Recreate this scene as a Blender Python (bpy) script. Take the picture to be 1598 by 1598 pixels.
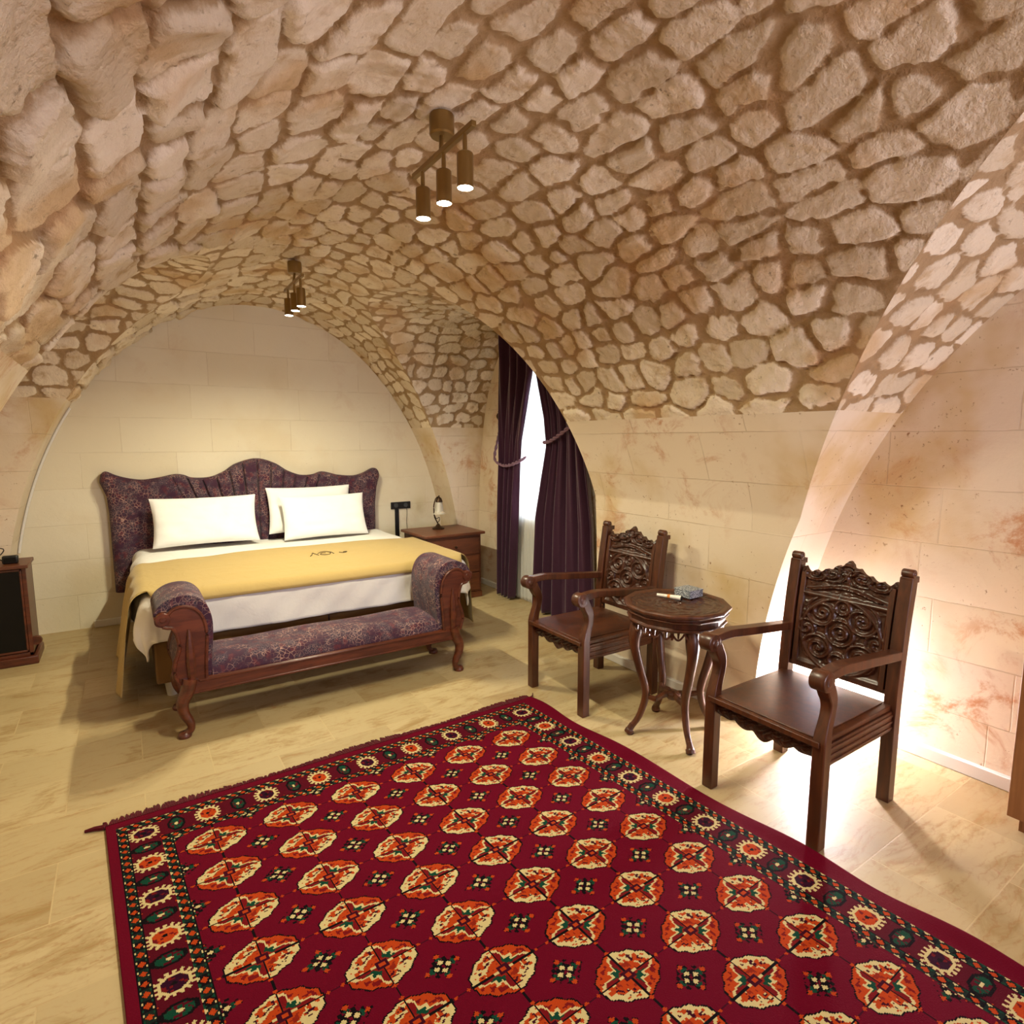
import bpy, math, random
import numpy as np
from mathutils import Vector, Matrix
random.seed(4)
PI = math.pi
for o in list(bpy.data.objects): bpy.data.objects.remove(o, do_unlink=True)
SC = bpy.context.scene
COL = SC.collection

# ------------------------------------------------------------------ camera
F_PX, YAW, PITCH, CAM_H = 910.0, math.radians(33.6), math.atan(112/910.0), 1.6
cd = bpy.data.cameras.new('camera'); cam = bpy.data.objects.new('camera', cd); COL.objects.link(cam)
cam.location = (0, 0, CAM_H)
cam.rotation_euler = (PI/2-PITCH, 0, -YAW)
cd.sensor_width = 36; cd.lens = 36*F_PX/1598.0; cd.clip_start = 0.02
SC.camera = cam
# ------------------------------------------------------------------ world, lights, exposure
SC.view_settings.view_transform = 'Standard'; SC.view_settings.look = 'None'
SC.view_settings.gamma = 1; SC.view_settings.use_curve_mapping = False
SC.view_settings.exposure = -0.28
W = bpy.data.worlds.new('sky'); SC.world = W; W.use_nodes = True
W.node_tree.nodes['Background'].inputs[0].default_value = (0.80, 0.90, 1.0, 1)
W.node_tree.nodes['Background'].inputs[1].default_value = 3.0
SPOT_W, SPOT_COL = (68.0, 96.0), (1.0, 0.925, 0.655)
ASSUMED_LAMP_E = 330.0      # glow of the assumed slim corner lamp
def area(name, loc, rot, sx, sy, watts, col):
    d = bpy.data.lights.new(name, 'AREA'); d.shape = 'RECTANGLE'; d.size = sx; d.size_y = sy; d.energy = watts; d.color = col
    o = bpy.data.objects.new(name, d); COL.objects.link(o); o.location = loc; o.rotation_euler = rot
    return o
# daylight through the curtained window (in the deep opening) plus light added through an unseen, made-up window behind the viewer
area('window_daylight', (3.62, 4.45, 1.6), (0, PI/2, 0), 1.5, 0.9, 130, (0.86, 0.94, 1.0))
area('added_rear_light', (2.0, -2.47, 1.5), (PI/2, 0, 0), 1.4, 1.4, 112, (0.93, 0.85, 1.0))

# ------------------------------------------------------------------ node helpers
class NT:
    def __init__(s, name):
        s.m = bpy.data.materials.new(name); s.m.use_nodes = True; s.t = s.m.node_tree; s.n = s.t.nodes; s.n.clear()
        s.out = s.n.new('ShaderNodeOutputMaterial'); s.b = s.n.new('ShaderNodeBsdfPrincipled'); s.l(s.b.outputs[0], s.out.inputs[0])
    def l(s, a, b): s.t.links.new(a, b)
    def put(s, sock, v):
        if isinstance(v, bpy.types.NodeSocket): s.l(v, sock)
        elif isinstance(v, (tuple, list)) and sock.type == 'RGBA': sock.default_value = (*v[:3], 1)
        else: sock.default_value = v
    def node(s, typ, ins={}, out=0, **kw):
        n = s.n.new('ShaderNode'+typ)
        for k, v in kw.items(): setattr(n, k, v)
        for k, v in ins.items(): s.put(n.inputs[k], v)
        return n.outputs[out]
    def obj(s): return s.node('TexCoord', out='Object')
    def uv(s): return s.node('UVMap')
    def attr(s, nm, out='Fac'): return s.node('Attribute', attribute_name=nm, out=out)
    def map(s, vec, scale=(1,1,1), loc=(0,0,0)): return s.node('Mapping', {'Vector': vec, 'Scale': scale, 'Location': loc})
    def noise(s, vec, sc, det=4, rough=.6, dist=0.0, out=0):
        return s.node('TexNoise', {'Vector': vec, 'Scale': sc, 'Detail': det, 'Roughness': rough, 'Distortion': dist}, out)
    def mth(s, op, a, b=0.0, c=None):
        n = s.n.new('ShaderNodeMath'); n.operation = op; s.put(n.inputs[0], a); s.put(n.inputs[1], b)
        if c is not None: s.put(n.inputs[2], c)
        return n.outputs[0]
    def ramp(s, f, a, b):
        n = s.n.new('ShaderNodeMapRange'); n.interpolation_type = 'SMOOTHSTEP'; s.put(n.inputs[0], f); s.put(n.inputs[1], a); s.put(n.inputs[2], b); return n.outputs[0]
    def mix(s, f, a, b):
        n = s.n.new('ShaderNodeMix'); n.data_type = 'RGBA'; s.put(n.inputs[0], f); s.put(n.inputs[6], a); s.put(n.inputs[7], b); return n.outputs[2]
    def bump(s, h, dist=.004, st=1.0, nrm=None):
        ins = {'Height': h, 'Distance': dist, 'Strength': st}
        if nrm is not None: ins['Normal'] = nrm
        return s.node('Bump', ins)
    def done(s, col, rough=.6, nrm=None, **kw):
        s.put(s.b.inputs['Base Color'], col); s.put(s.b.inputs['Roughness'], rough)
        if nrm is not None: s.l(nrm, s.b.inputs['Normal'])
        for k, v in kw.items(): s.put(s.b.inputs[k], v)
        return s.m
def rgb(r, g, b):
    f = lambda c: (c/255/12.92 if c/255 <= .04045 else ((c/255+.055)/1.055)**2.4)
    return (f(r), f(g), f(b))

def m_rubble():
    t = NT('rubble_masonry'); o = t.obj(); e = t.attr('edge'); r = t.attr('rnd')
    n1 = t.noise(o, 60, 4, .65); n2 = t.noise(o, 9, 5, .6); n3 = t.noise(o, 2.2, 3, .5)
    ed = t.mth('ADD', e, t.mth('MULTIPLY', t.mth('SUBTRACT', n1, .5), .009))
    ed = t.mth('ADD', ed, t.mth('MULTIPLY', t.mth('SUBTRACT', t.noise(o, 5.5, 4, .6), .5), .020))
    mask = t.ramp(ed, .001, .009)
    st = t.mix(r, rgb(206, 188, 158), rgb(234, 219, 194))
    st = t.mix(t.mth('MULTIPLY', t.ramp(n3, .50, .66), .7), st, rgb(196, 158, 104))
    st = t.mix(t.ramp(n2, .52, .78), st, rgb(184, 152, 106))
    st = t.mix(t.ramp(t.noise(o, 26, 5, .7), .60, .74), st, rgb(146, 126, 98))
    mo = t.mix(n2, rgb(150, 119, 80), rgb(178, 149, 110))
    mo = t.mix(t.ramp(n3, .5, .7), mo, rgb(168, 130, 88))
    col = t.mix(mask, mo, st)
    wv = t.node('TexWave', {'Vector': o, 'Scale': 7.0, 'Distortion': 9.0, 'Detail': 3.0, 'Detail Scale': 2.0}, 'Fac')
    h = t.mth('ADD', t.mth('MULTIPLY', n1, .9), t.mth('MULTIPLY', n2, 1.6))
    h = t.mth('ADD', h, t.mth('MULTIPLY', wv, .14))
    return t.done(col, .93, t.bump(h, .012, .8))
def m_ashlar(name, base, base2, rowh=.285, bw=.62, stain=.45, off=(0, 0, 0), jointf=.45):
    t = NT(name); u = t.uv(); o = t.obj()
    n = t.noise(o, 14, 5, .65); nb = t.noise(o, 1.7, 4, .55); ns = t.noise(o, 4.0, 6, .72, .6)
    wob = t.node('MixRGB', {'Fac': .010, 'Color1': t.map(u, loc=off), 'Color2': t.noise(o, 6, 3, .6, out='Color')}, blend_type='ADD')
    br = t.n.new('ShaderNodeTexBrick'); t.put(br.inputs['Vector'], wob); br.offset = .42; br.squash = 1.35; br.squash_frequency = 3
    for k, v in {'Color1': (0, 0, 0), 'Color2': (1, 1, 1), 'Mortar': (.5, .5, .5), 'Scale': 1.0, 'Mortar Size': .0035, 'Mortar Smooth': .4, 'Brick Width': bw, 'Row Height': rowh}.items(): t.put(br.inputs[k], v)
    c = t.mix(t.mth('MULTIPLY', br.outputs['Color'], .75), base, base2)
    c = t.mix(t.mth('MULTIPLY', t.ramp(nb, .5, .72), min(1, stain*2)), c, rgb(200, 174, 128))
    sm = t.mth('MULTIPLY', t.ramp(ns, .50, .68), t.ramp(t.noise(o, .9, 2, .5), .42, .58))
    c = t.mix(t.mth('MULTIPLY', sm, stain), c, rgb(178, 112, 58))
    pit = t.mth('MULTIPLY', t.ramp(t.noise(o, 42, 4, .7), .63, .70), t.ramp(t.noise(o, 1.6, 3, .6), .46, .58))
    c = t.mix(t.mth('MULTIPLY', pit, stain*1.1), c, rgb(140, 96, 54))
    jf = t.mth('MULTIPLY', br.outputs['Fac'], t.ramp(t.noise(o, 3.2, 3, .6), .40, .58))
    c = t.mix(t.mth('MULTIPLY', jf, jointf), c, rgb(176, 150, 118))
    h = t.mth('SUBTRACT', t.mth('ADD', t.mth('MULTIPLY', n, .5), t.mth('MULTIPLY', ns, .8)), t.mth('MULTIPLY', br.outputs['Fac'], .7))
    h = t.mth('SUBTRACT', h, t.mth('MULTIPLY', pit, .6))
    return t.done(c, .85, t.bump(h, .005, .55))
def m_floor():
    t = NT('limestone_floor'); u = t.uv(); o = t.obj()
    br = t.n.new('ShaderNodeTexBrick'); t.put(br.inputs['Vector'], u); br.offset = .5
    for k, v in {'Color1': (0, 0, 0), 'Color2': (1, 1, 1), 'Mortar': (.5, .5, .5), 'Scale': 1.0, 'Mortar Size': .0028, 'Mortar Smooth': .2, 'Brick Width': .58, 'Row Height': .34}.items(): t.put(br.inputs[k], v)
    cell = t.node('SeparateColor', {'Color': br.outputs['Color']})
    sh = t.node('CombineXYZ', {'X': t.mth('MULTIPLY', cell, 17.0), 'Y': t.mth('MULTIPLY', cell, 31.0), 'Z': 0.0})
    v = t.node('VectorMath', {0: o, 1: sh}, operation='ADD')
    ns = t.noise(t.map(v, (1.2, 3.2, 1)), 2.2, 6, .68, 1.0); nf = t.noise(v, 16, 5, .7, .3)
    wv = t.node('TexWave', {'Vector': t.map(v, (.6, 1, 1)), 'Scale': 9.0, 'Distortion': 12.0, 'Detail': 5.0, 'Detail Scale': 1.1, 'Detail Roughness': .66}, 'Fac', bands_direction='Y')
    c = t.mix(cell, rgb(164, 144, 104), rgb(184, 165, 124))
    c = t.mix(t.ramp(ns, .48, .72), c, rgb(148, 122, 76))
    c = t.mix(t.mth('MULTIPLY', t.ramp(wv, .84, .98), t.mth('MULTIPLY', t.ramp(ns, .40, .62), .55)), c, rgb(150, 112, 68))
    rd = t.mth('MULTIPLY', t.ramp(t.noise(v, 3.1, 6, .75, 1.8), .64, .70), .55)
    c = t.mix(rd, c, rgb(158, 104, 72))
    c = t.mix(t.mth('MULTIPLY', t.ramp(nf, .55, .75), .34), c, rgb(160, 122, 80))
    c = t.mix(t.mth('MULTIPLY', br.outputs['Fac'], .45), c, rgb(190, 168, 124))
    h = t.mth('SUBTRACT', t.mth('MULTIPLY', wv, .12), br.outputs['Fac'])
    return t.done(c, t.mth('ADD', .34, t.mth('MULTIPLY', nf, .22)), t.bump(h, .0012, .5))
def m_wood(name, a, b, rough=.36, sc=(16, 16, 1.6), coat=.10):
    t = NT(name); o = t.obj(); v = t.map(o, sc)
    n = t.noise(v, 1.6, 6, .62, .6); f = t.noise(t.map(o, (sc[0]*5, sc[1]*5, sc[2]*2)), 1.0, 3, .6)
    c = t.mix(t.ramp(n, .3, .72), a, b); c = t.mix(t.mth('MULTIPLY', t.ramp(f, .5, .7), .35), c, tuple(x*.45 for x in a))
    return t.done(c, t.mth('ADD', rough-.05, t.mth('MULTIPLY', n, .16)), t.bump(f, .0006, .5), **{'Coat Weight': coat, 'Coat Roughness': .18})
def m_plain(name, c, rough=.5, bump=0, bs=200, **kw):
    t = NT(name)
    n = t.noise(t.obj(), bs, 3, .6)
    c2 = t.mix(t.mth('MULTIPLY', n, .3), c, tuple(x*.82 for x in c))
    return t.done(c2, rough, t.bump(n, bump, .6) if bump else None, **kw)
def m_brocade():
    t = NT('purple_brocade'); o = t.obj()
    w = t.node('MixRGB', {'Fac': .025, 'Color1': o, 'Color2': t.noise(o, 14, 2, .5, out='Color')}, blend_type='ADD')
    e1 = t.node('TexVoronoi', {'Vector': w, 'Scale': 38.0}, 'Distance', feature='DISTANCE_TO_EDGE')
    e2 = t.node('TexVoronoi', {'Vector': t.map(w, loc=(3.1, 1.7, 2.2)), 'Scale': 84.0}, 'Distance', feature='DISTANCE_TO_EDGE')
    n = t.noise(o, 11, 3, .6)
    c = t.mix(t.ramp(n, .40, .60), rgb(60, 32, 50), rgb(48, 40, 56))
    c = t.mix(t.ramp(t.noise(t.map(o, loc=(5, 5, 5)), 23, 3, .6), .52, .66), c, rgb(84, 38, 48))
    l2 = t.mth('SUBTRACT', 1.0, t.ramp(e2, .02, .07)); l1 = t.mth('SUBTRACT', 1.0, t.ramp(e1, .015, .05))
    c = t.mix(t.mth('MULTIPLY', l2, t.mth('MULTIPLY', t.ramp(n, .42, .62), .75)), c, rgb(146, 112, 110))
    c = t.mix(t.mth('MULTIPLY', l1, t.mth('MULTIPLY', t.ramp(t.noise(t.map(o, loc=(2, 7, 1)), 9, 3, .6), .40, .62), .8)), c, rgb(176, 140, 126))
    wv = t.noise(o, 420, 2, .5)
    return t.done(c, .75, t.bump(wv, .0012, .6), **{'Sheen Weight': .08, 'Specular IOR Level': .2})
def m_cloth(name, c, rough=.85, fold=.004, sc=7, sheen=.15):
    t = NT(name); o = t.obj()
    n = t.noise(o, sc, 4, .55, .8); w = t.noise(o, 500, 2, .5)
    col = t.mix(t.mth('MULTIPLY', n, .18), c, tuple(x*.86 for x in c))
    return t.done(col, rough, t.bump(t.mth('ADD', n, t.mth('MULTIPLY', w, .06)), fold*3, .7), **{'Sheen Weight': sheen*.4, 'Specular IOR Level': .15})
def m_emit(name, c, s):
    t = NT(name); t.put(t.b.inputs['Base Color'], (1, 1, 1)); t.put(t.b.inputs['Emission Color'], c); t.put(t.b.inputs['Emission Strength'], s); return t.m
def m_rug():
    t = NT('rug_pile'); c = t.attr('knot', 'Color'); o = t.obj()
    n = t.noise(o, 300, 2, .6); n2 = t.noise(o, 5, 3, .5)
    c = t.mix(t.mth('MULTIPLY', n2, .30), c, t.node('MixRGB', {'Fac': 1.0, 'Color1': c, 'Color2': (.6, .55, .6)}, blend_type='MULTIPLY'))
    return t.done(c, .95, t.bump(n, .003, .6), **{'Specular IOR Level': .08})
def m_sheer():
    t = NT('sheer_voile'); o = t.obj()
    tr = t.n.new('ShaderNodeBsdfTranslucent'); tr.inputs[0].default_value = (.93, .94, .95, 1)
    df = t.n.new('ShaderNodeBsdfDiffuse'); df.inputs[0].default_value = (.86, .86, .84, 1)
    tp = t.n.new('ShaderNodeBsdfTransparent')
    a = t.n.new('ShaderNodeMixShader'); a.inputs[0].default_value = .55; t.l(df.outputs[0], a.inputs[1]); t.l(tr.outputs[0], a.inputs[2])
    b = t.n.new('ShaderNodeMixShader'); b.inputs[0].default_value = .22; t.l(a.outputs[0], b.inputs[1]); t.l(tp.outputs[0], b.inputs[2])
    t.l(b.outputs[0], t.out.inputs[0]); return t.m
def m_glass(name, c=(.95, .97, 1)):
    t = NT(name); return t.done(c, .05, **{'Transmission Weight': 1.0, 'IOR': 1.02})

M = dict(
    rubble=m_rubble(),
    plaster=m_ashlar('smooth_ashlar', rgb(224, 214, 190), rgb(218, 206, 178), .30, .70, .12, jointf=.25),
    ashlar=m_ashlar('stained_ashlar', rgb(222, 206, 182), rgb(212, 194, 166), .275, .60, .85, (.2, .0, 0)),
    floor=m_floor(),
    wood=m_wood('dark_walnut', rgb(60, 28, 12), rgb(92, 48, 22)),
    wood_dark=m_wood('carved_walnut', rgb(46, 21, 10), rgb(74, 37, 18), .30),
    wood_red=m_wood('mahogany', rgb(66, 27, 13), rgb(98, 45, 21), .33, (2, 18, 18)),
    wood_ns=m_wood('nightstand_wood', rgb(84, 42, 22), rgb(116, 64, 34), .4, (2, 16, 16), .1),
    wood_mdf=m_wood('brown_laminate', rgb(128, 82, 42), rgb(150, 100, 56), .55, (14, 14, 1.2), 0),
    brocade=m_brocade(),
    sheet=m_cloth('white_cotton', rgb(236, 234, 230), .85, .004, 6),
    pillow=m_cloth('pillow_cotton', rgb(240, 239, 236), .85, .003, 5),
    runner=m_cloth('mustard_wool', rgb(176, 151, 96), .9, .003, 7, .3),
    base=m_cloth('bed_base_cloth', rgb(124, 94, 58), .85, .002, 8),
    velvet=m_cloth('purple_velvet', rgb(56, 18, 46), .62, .002, 9, 1.2),
    velvet_light=m_cloth('mauve_rope', rgb(128, 96, 112), .7, .001, 60, .3),
    sheer=m_sheer(), glass=m_glass('clear_glass'),
    white=m_plain('white_plastic', rgb(226, 222, 214), .45),
    black=m_plain('black_plastic', rgb(20, 20, 22), .35),
    blackglass=m_plain('black_glass', rgb(7, 7, 8), .3, **{'Specular IOR Level': .25}),
    brass=m_plain('aged_brass', rgb(140, 112, 62), .34, 0, 60, Metallic=.7),
    bronze=m_plain('dark_bronze', rgb(66, 46, 30), .4, 0, 80, Metallic=.7),
    lens=m_emit('lamp_lens', (1, .93, .78), 42.0),
    frost=m_plain('frosted_glass', rgb(226, 220, 204), .35, **{'Transmission Weight': .35}),
    rug=m_rug(), fringe=m_cloth('rug_fringe', rgb(78, 6, 18), .9, .004, 60),
    bedleg=m_plain('pale_plastic', rgb(186, 182, 168), .5),
    cream=m_plain('cream_tube', rgb(232, 226, 212), .4),
    ink=m_plain('dark_thread', rgb(66, 48, 24), .8),
)
def m_box():
    t = NT('grey_patterned_card'); o = t.obj()
    v = t.node('TexVoronoi', {'Vector': o, 'Scale': 150.0}, 'Distance')
    n = t.noise(o, 70, 4, .7)
    c = t.mix(t.ramp(t.mth('ADD', v, t.mth('MULTIPLY', n, .5)), .45, .85), rgb(196, 200, 204), rgb(96, 102, 110))
    return t.done(c, .55)
M['box'] = m_box()

# ------------------------------------------------------------------ mesh helpers
class MB:
    def __init__(s): s.v = []; s.f = []
    def add(s, vs, fs):
        k = len(s.v); s.v += [tuple(map(float, p)) for p in vs]; s.f += [tuple(i+k for i in f) for f in fs]; return s
    def box(s, x0, x1, y0, y1, z0, z1, taper=None):
        v = [(x, y, z) for z in (z0, z1) for y in (y0, y1) for x in (x0, x1)]
        return s.add(v, [(0, 2, 3, 1), (4, 5, 7, 6), (0, 1, 5, 4), (2, 6, 7, 3), (0, 4, 6, 2), (1, 3, 7, 5)])
    def grid(s, P, close_u=False):
        m, n = len(P), len(P[0]); v = [p for r in P for p in r]; f = []
        for i in range(m-1):
            for j in range(n-1 + (1 if close_u else 0)):
                k = (j+1) % n; f.append((i*n+j, i*n+k, (i+1)*n+k, (i+1)*n+j))
        return s.add(v, f)
    def tube(s, path, r, n=10, sx=1.0, ref=(0, 0, 1), square=False):
        path = [Vector(p) for p in path]; m = len(path); rs = r if isinstance(r, (list, tuple)) else [r]*m; rows = []
        rf = Vector(ref)
        for i, p in enumerate(path):
            t = (path[min(i+1, m-1)]-path[max(i-1, 0)]).normalized()
            a = t.cross(rf)
            if a.length < 1e-4: a = t.cross(Vector((1, 0, 0)))
            a.normalize(); b = a.cross(t).normalized(); row = []
            for k in range(n):
                w = 2*PI*(k+.5)/n; c, d = math.cos(w), math.sin(w)
                if square: q = max(abs(c), abs(d)); c, d = c/q, d/q
                row.append(p+(a*c*sx+b*d)*rs[i])
            rows.append(row)
        s.grid(rows, True); k = len(s.v)
        s.f.append(tuple(range(k-m*n, k-m*n+n))[::-1]); s.f.append(tuple(range(k-n, k))); return s
    def lathe(s, prof, c=(0, 0, 0), n=24, axis='z'):
        rows = []
        for r, h in prof:
            row = []
            for k in range(n):
                w = 2*PI*k/n; x, y = r*math.cos(w), r*math.sin(w)
                q = {'z': (x, y, h), 'y': (x, h, -y), 'x': (h, x, y)}[axis]
                row.append((c[0]+q[0], c[1]+q[1], c[2]+q[2]))
            rows.append(row)
        s.grid(rows, True); m = len(prof); k = len(s.v)
        s.f.append(tuple(range(k-m*n, k-m*n+n))[::-1]); s.f.append(tuple(range(k-n, k))); return s
    def prism(s, pts, d0, d1, plane='xz'):
        n = len(pts)
        mk = {'xz': lambda p, d: (p[0], d, p[1]), 'yz': lambda p, d: (d, p[0], p[1]), 'xy': lambda p, d: (p[0], p[1], d)}[plane]
        v = [mk(p, d0) for p in pts]+[mk(p, d1) for p in pts]
        f = [tuple(range(n))[::-1], tuple(range(n, 2*n))]+[(i, (i+1) % n, n+(i+1) % n, n+i) for i in range(n)]
        return s.add(v, f)
def mesh_obj(name, mb, mat, parent=None, smooth=True, bevel=0, angle=35, loc=None, solid=0, sub=0):
    me = bpy.data.meshes.new(name); me.from_pydata(mb.v, [], mb.f); me.validate(); me.update()
    return finish(name, me, mat, parent, smooth, bevel, angle, loc, solid, sub)
def finish(name, me, mat, parent=None, smooth=True, bevel=0, angle=35, loc=None, solid=0, sub=0):
    import bmesh
    if len(me.polygons) < 60000 and not me.attributes.get('knot'):
        b = bmesh.new(); b.from_mesh(me); bmesh.ops.recalc_face_normals(b, faces=b.faces); b.to_mesh(me); b.free()
    me.materials.append(mat)
    o = bpy.data.objects.new(name, me); COL.objects.link(o)
    if parent: o.parent = parent
    if loc: o.location = loc
    if smooth:
        me.polygons.foreach_set('use_smooth', [True]*len(me.polygons))
        me.set_sharp_from_angle(angle=math.radians(angle))
    if solid:
        d = o.modifiers.new('solid', 'SOLIDIFY'); d.thickness = solid; d.offset = 0
    if bevel:
        d = o.modifiers.new('bevel', 'BEVEL'); d.width = bevel; d.segments = 2; d.limit_method = 'ANGLE'; d.angle_limit = math.radians(40)
    if sub:
        d = o.modifiers.new('sub', 'SUBSURF'); d.levels = sub; d.render_levels = sub
    return o
def thing(name, label, cat, loc=(0, 0, 0), rz=0, group=None):
    o = bpy.data.objects.new(name, None); COL.objects.link(o); o.location = loc; o.rotation_euler = (0, 0, rz)
    o.empty_display_size = .1; return tag(o, label, cat, group)
def tag(o, label, cat, group=None):
    o['label'] = label; o['category'] = cat
    if group: o['group'] = group
    return o
def struct(o): o['kind'] = 'structure'; return o
def recentre(o, base):
    """put a one-mesh thing's origin at its base"""
    o.data.transform(Matrix.Translation(-Vector(base))); o.location = base; return o
def dup(root, loc, rz, label, group=None):
    r = root.copy(); COL.objects.link(r); r.location = loc; r.rotation_euler = (0, 0, rz); r['label'] = label
    if group: r['group'] = group
    for ch in list(root.children):
        c = ch.copy(); COL.objects.link(c); c.parent = r
        for g in list(ch.children):
            d = g.copy(); COL.objects.link(d); d.parent = c
    return r
def resample(pts, n):
    p = np.array(pts, float); d = np.r_[0, np.cumsum(np.hypot(*np.diff(p, axis=0).T[:2]) if p.shape[1] == 2 else np.linalg.norm(np.diff(p, axis=0), axis=1))]
    t = np.linspace(0, d[-1], n); return np.stack([np.interp(t, d, p[:, k]) for k in range(p.shape[1])], 1)
def smoothpoly(pts, n=8, closed=False):
    """Catmull-Rom through points"""
    P = [np.array(p, float) for p in pts]; m = len(P); out = []
    rng = range(m if closed else m-1)
    for i in rng:
        p0 = P[(i-1) % m] if closed or i > 0 else P[i]*2-P[i+1]; p1 = P[i]; p2 = P[(i+1) % m]
        p3 = P[(i+2) % m] if closed or i+2 < m else p2*2-p1
        for k in range(n):
            t = k/n; out.append(tuple(.5*((2*p1)+(-p0+p2)*t+(2*p0-5*p1+4*p2-p3)*t*t+(-p0+3*p1-3*p2+p3)*t**3)))
    if not closed: out.append(tuple(P[-1]))
    return out
# numpy noise
def hsh(i, j, k=0):
    x = np.sin(i*127.1+j*311.7+k*74.7)*43758.5453; return x-np.floor(x)
def vnoise(x, y, k=0):
    xi, yi = np.floor(x), np.floor(y); fx, fy = x-xi, y-yi; fx = fx*fx*(3-2*fx); fy = fy*fy*(3-2*fy)
    return (hsh(xi, yi, k)*(1-fx)+hsh(xi+1, yi, k)*fx)*(1-fy)+(hsh(xi, yi+1, k)*(1-fx)+hsh(xi+1, yi+1, k)*fx)*fy
def sst(x, a, b):
    t = np.clip((x-a)/(b-a), 0, 1); return t*t*(3-2*t)

# ------------------------------------------------------------------ the vaulted room
XC, LA, LB = 1.13, 1.95, 2.85              # long barrel: axis along y
XR, XL, YB, YF = 3.30, -1.04, 6.05, -2.40
B1C, B1A, B1H, B1N = 4.43, 1.22, 2.72, 3.0  # window bay barrel
B2C, B2A, B2H, B2N = -0.21, 2.09, 2.72, 2.0 # near bay barrel
def cutx(y): return np.where(y > 4.43, 1.93, 1.77)
def fL(x, y, z):
    e = 1-(np.abs(x-XC)/LA)**2-(np.maximum(z, 0)/LB)**2
    return np.minimum(e*.9, cutx(y)-np.abs(x-XC))
def fB(y, z, C, A, Hh, n): return (1-(np.abs(y-C)/A)**n-(np.maximum(z, 0)/Hh)**n)*A/n*1.1
def arch(A, Hh, n, cut, ds):
    t = np.linspace(0, PI/2, 900); c, s = np.cos(t)**(2/n)*A, np.sin(t)**(2/n)*Hh
    c = np.minimum(c, cut); p = np.stack([np.r_[c, -c[::-1][1:]], np.r_[s, s[::-1][1:]]], 1)
    p = p[np.r_[True, np.linalg.norm(np.diff(p, axis=0), axis=1) > 1e-7]]
    d = np.r_[0, np.cumsum(np.linalg.norm(np.diff(p, axis=0), axis=1))]; n2 = int(d[-1]/ds)+1
    tt = np.linspace(0, d[-1], n2); return np.interp(tt, d, p[:, 0]), np.interp(tt, d, p[:, 1]), tt
def stones(S, T, rowh, colw, seed, amp):
    """irregular coursed rubble: returns edge distance, per stone random, height"""
    S = S+(vnoise(S*7, T*7, seed)-.5)*.05+(vnoise(S*1.6, T*1.6, seed+9)-.5)*.14
    T = T+(vnoise(S*7, T*7, seed+3)-.5)*.05
    r0 = np.floor(S/rowh)
    cand = []
    for dr in (-1, 0, 1):
        r = r0+dr; w = colw*(.75+.6*hsh(r, r*0, seed+5)); off = hsh(r, r*0, seed+6)
        c0 = np.floor(T/w-off)
        for dc in (-1, 0, 1):
            c = c0+dc
            cand.append(((r+.5+(hsh(r, c, seed)-.5)*.26)*rowh, (c+.5+off+(hsh(r, c, seed+1)-.5)*.55)*w, r, c))
    ax = .62                                  # stones longer along T
    d2 = np.stack([(S-a)**2+((T-b)*ax)**2 for a, b, _, _ in cand]); i = d2.argmin(0)
    pick = lambda k: np.take_along_axis(np.stack([q[k] for q in cand]), i[None], 0)[0]
    sa, sb, sr, sc = (pick(k) for k in range(4)); dm = np.take_along_axis(d2, i[None], 0)[0]
    edge = np.full(S.shape, 9.0)
    for q in range(9):
        a, b = cand[q][0], cand[q][1]; L = np.hypot(a-sa, (b-sb)*ax)
        e = np.where(L > 1e-6, (d2[q]-dm)/(2*np.maximum(L, 1e-6)), 9.0)
        edge = np.where(e < 9, -np.log(np.exp(-np.minimum(edge, 1)*130)+np.exp(-np.minimum(e, 1)*130))/130, edge)
    rnd = hsh(sr, sc, seed+11)
    edge = edge-.003-.008*hsh(sr, sc, seed+12)-(vnoise(S*26, T*26, seed+2)-.5)*.018-(vnoise(S*60, T*60, seed+22)-.5)*.010
    h = sst(edge, -.006, .014)*(.013+.020*hsh(sr, sc, seed+13))*amp
    tilt = (hsh(sr, sc, seed+14)-.5)*(S-sa)*.34+(hsh(sr, sc, seed+15)-.5)*(T-sb)*.22
    h = h+sst(edge, 0, .03)*tilt*amp+(vnoise(S*30, T*30, seed+4)-.5)*.007+(vnoise(S*75, T*75, seed+7)-.5)*.004*sst(edge, 0, .02)
    h = h+(vnoise(S*11, T*5, seed+8)-.5)*.012*sst(edge, 0, .02)
    return edge, rnd, h-.012
def clip_faces(nr, nc, g):
    """quads of an nr x nc grid, cut along g = 0 (keep g < 0); returns tris/quads arrays plus extra verts as (i, j, t)"""
    idx = np.arange(nr*nc).reshape(nr, nc)
    q = np.stack([idx[:-1, :-1], idx[:-1, 1:], idx[1:, 1:], idx[1:, :-1]], -1).reshape(-1, 4)
    neg = g.ravel()[q] < 0; k = neg.sum(1)
    full = q[k == 4]; part = q[(k > 0) & (k < 4)]; gr = g.ravel(); extra, polys, cache = [], [], {}
    for f in part:
        poly = []
        for a, b in zip(f, np.roll(f, -1)):
            if gr[a] < 0: poly.append(int(a))
            if (gr[a] < 0) != (gr[b] < 0):
                key = (min(a, b), max(a, b))
                if key not in cache:
                    u, v = key; cache[key] = len(extra); extra.append((u, v, gr[u]/(gr[u]-gr[v])))
                poly.append(-1-cache[key])
        polys.append(poly)
    return full, polys, extra
VA = {'rub': [[], [], [], [], [], 0]}; ASH = {}
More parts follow.
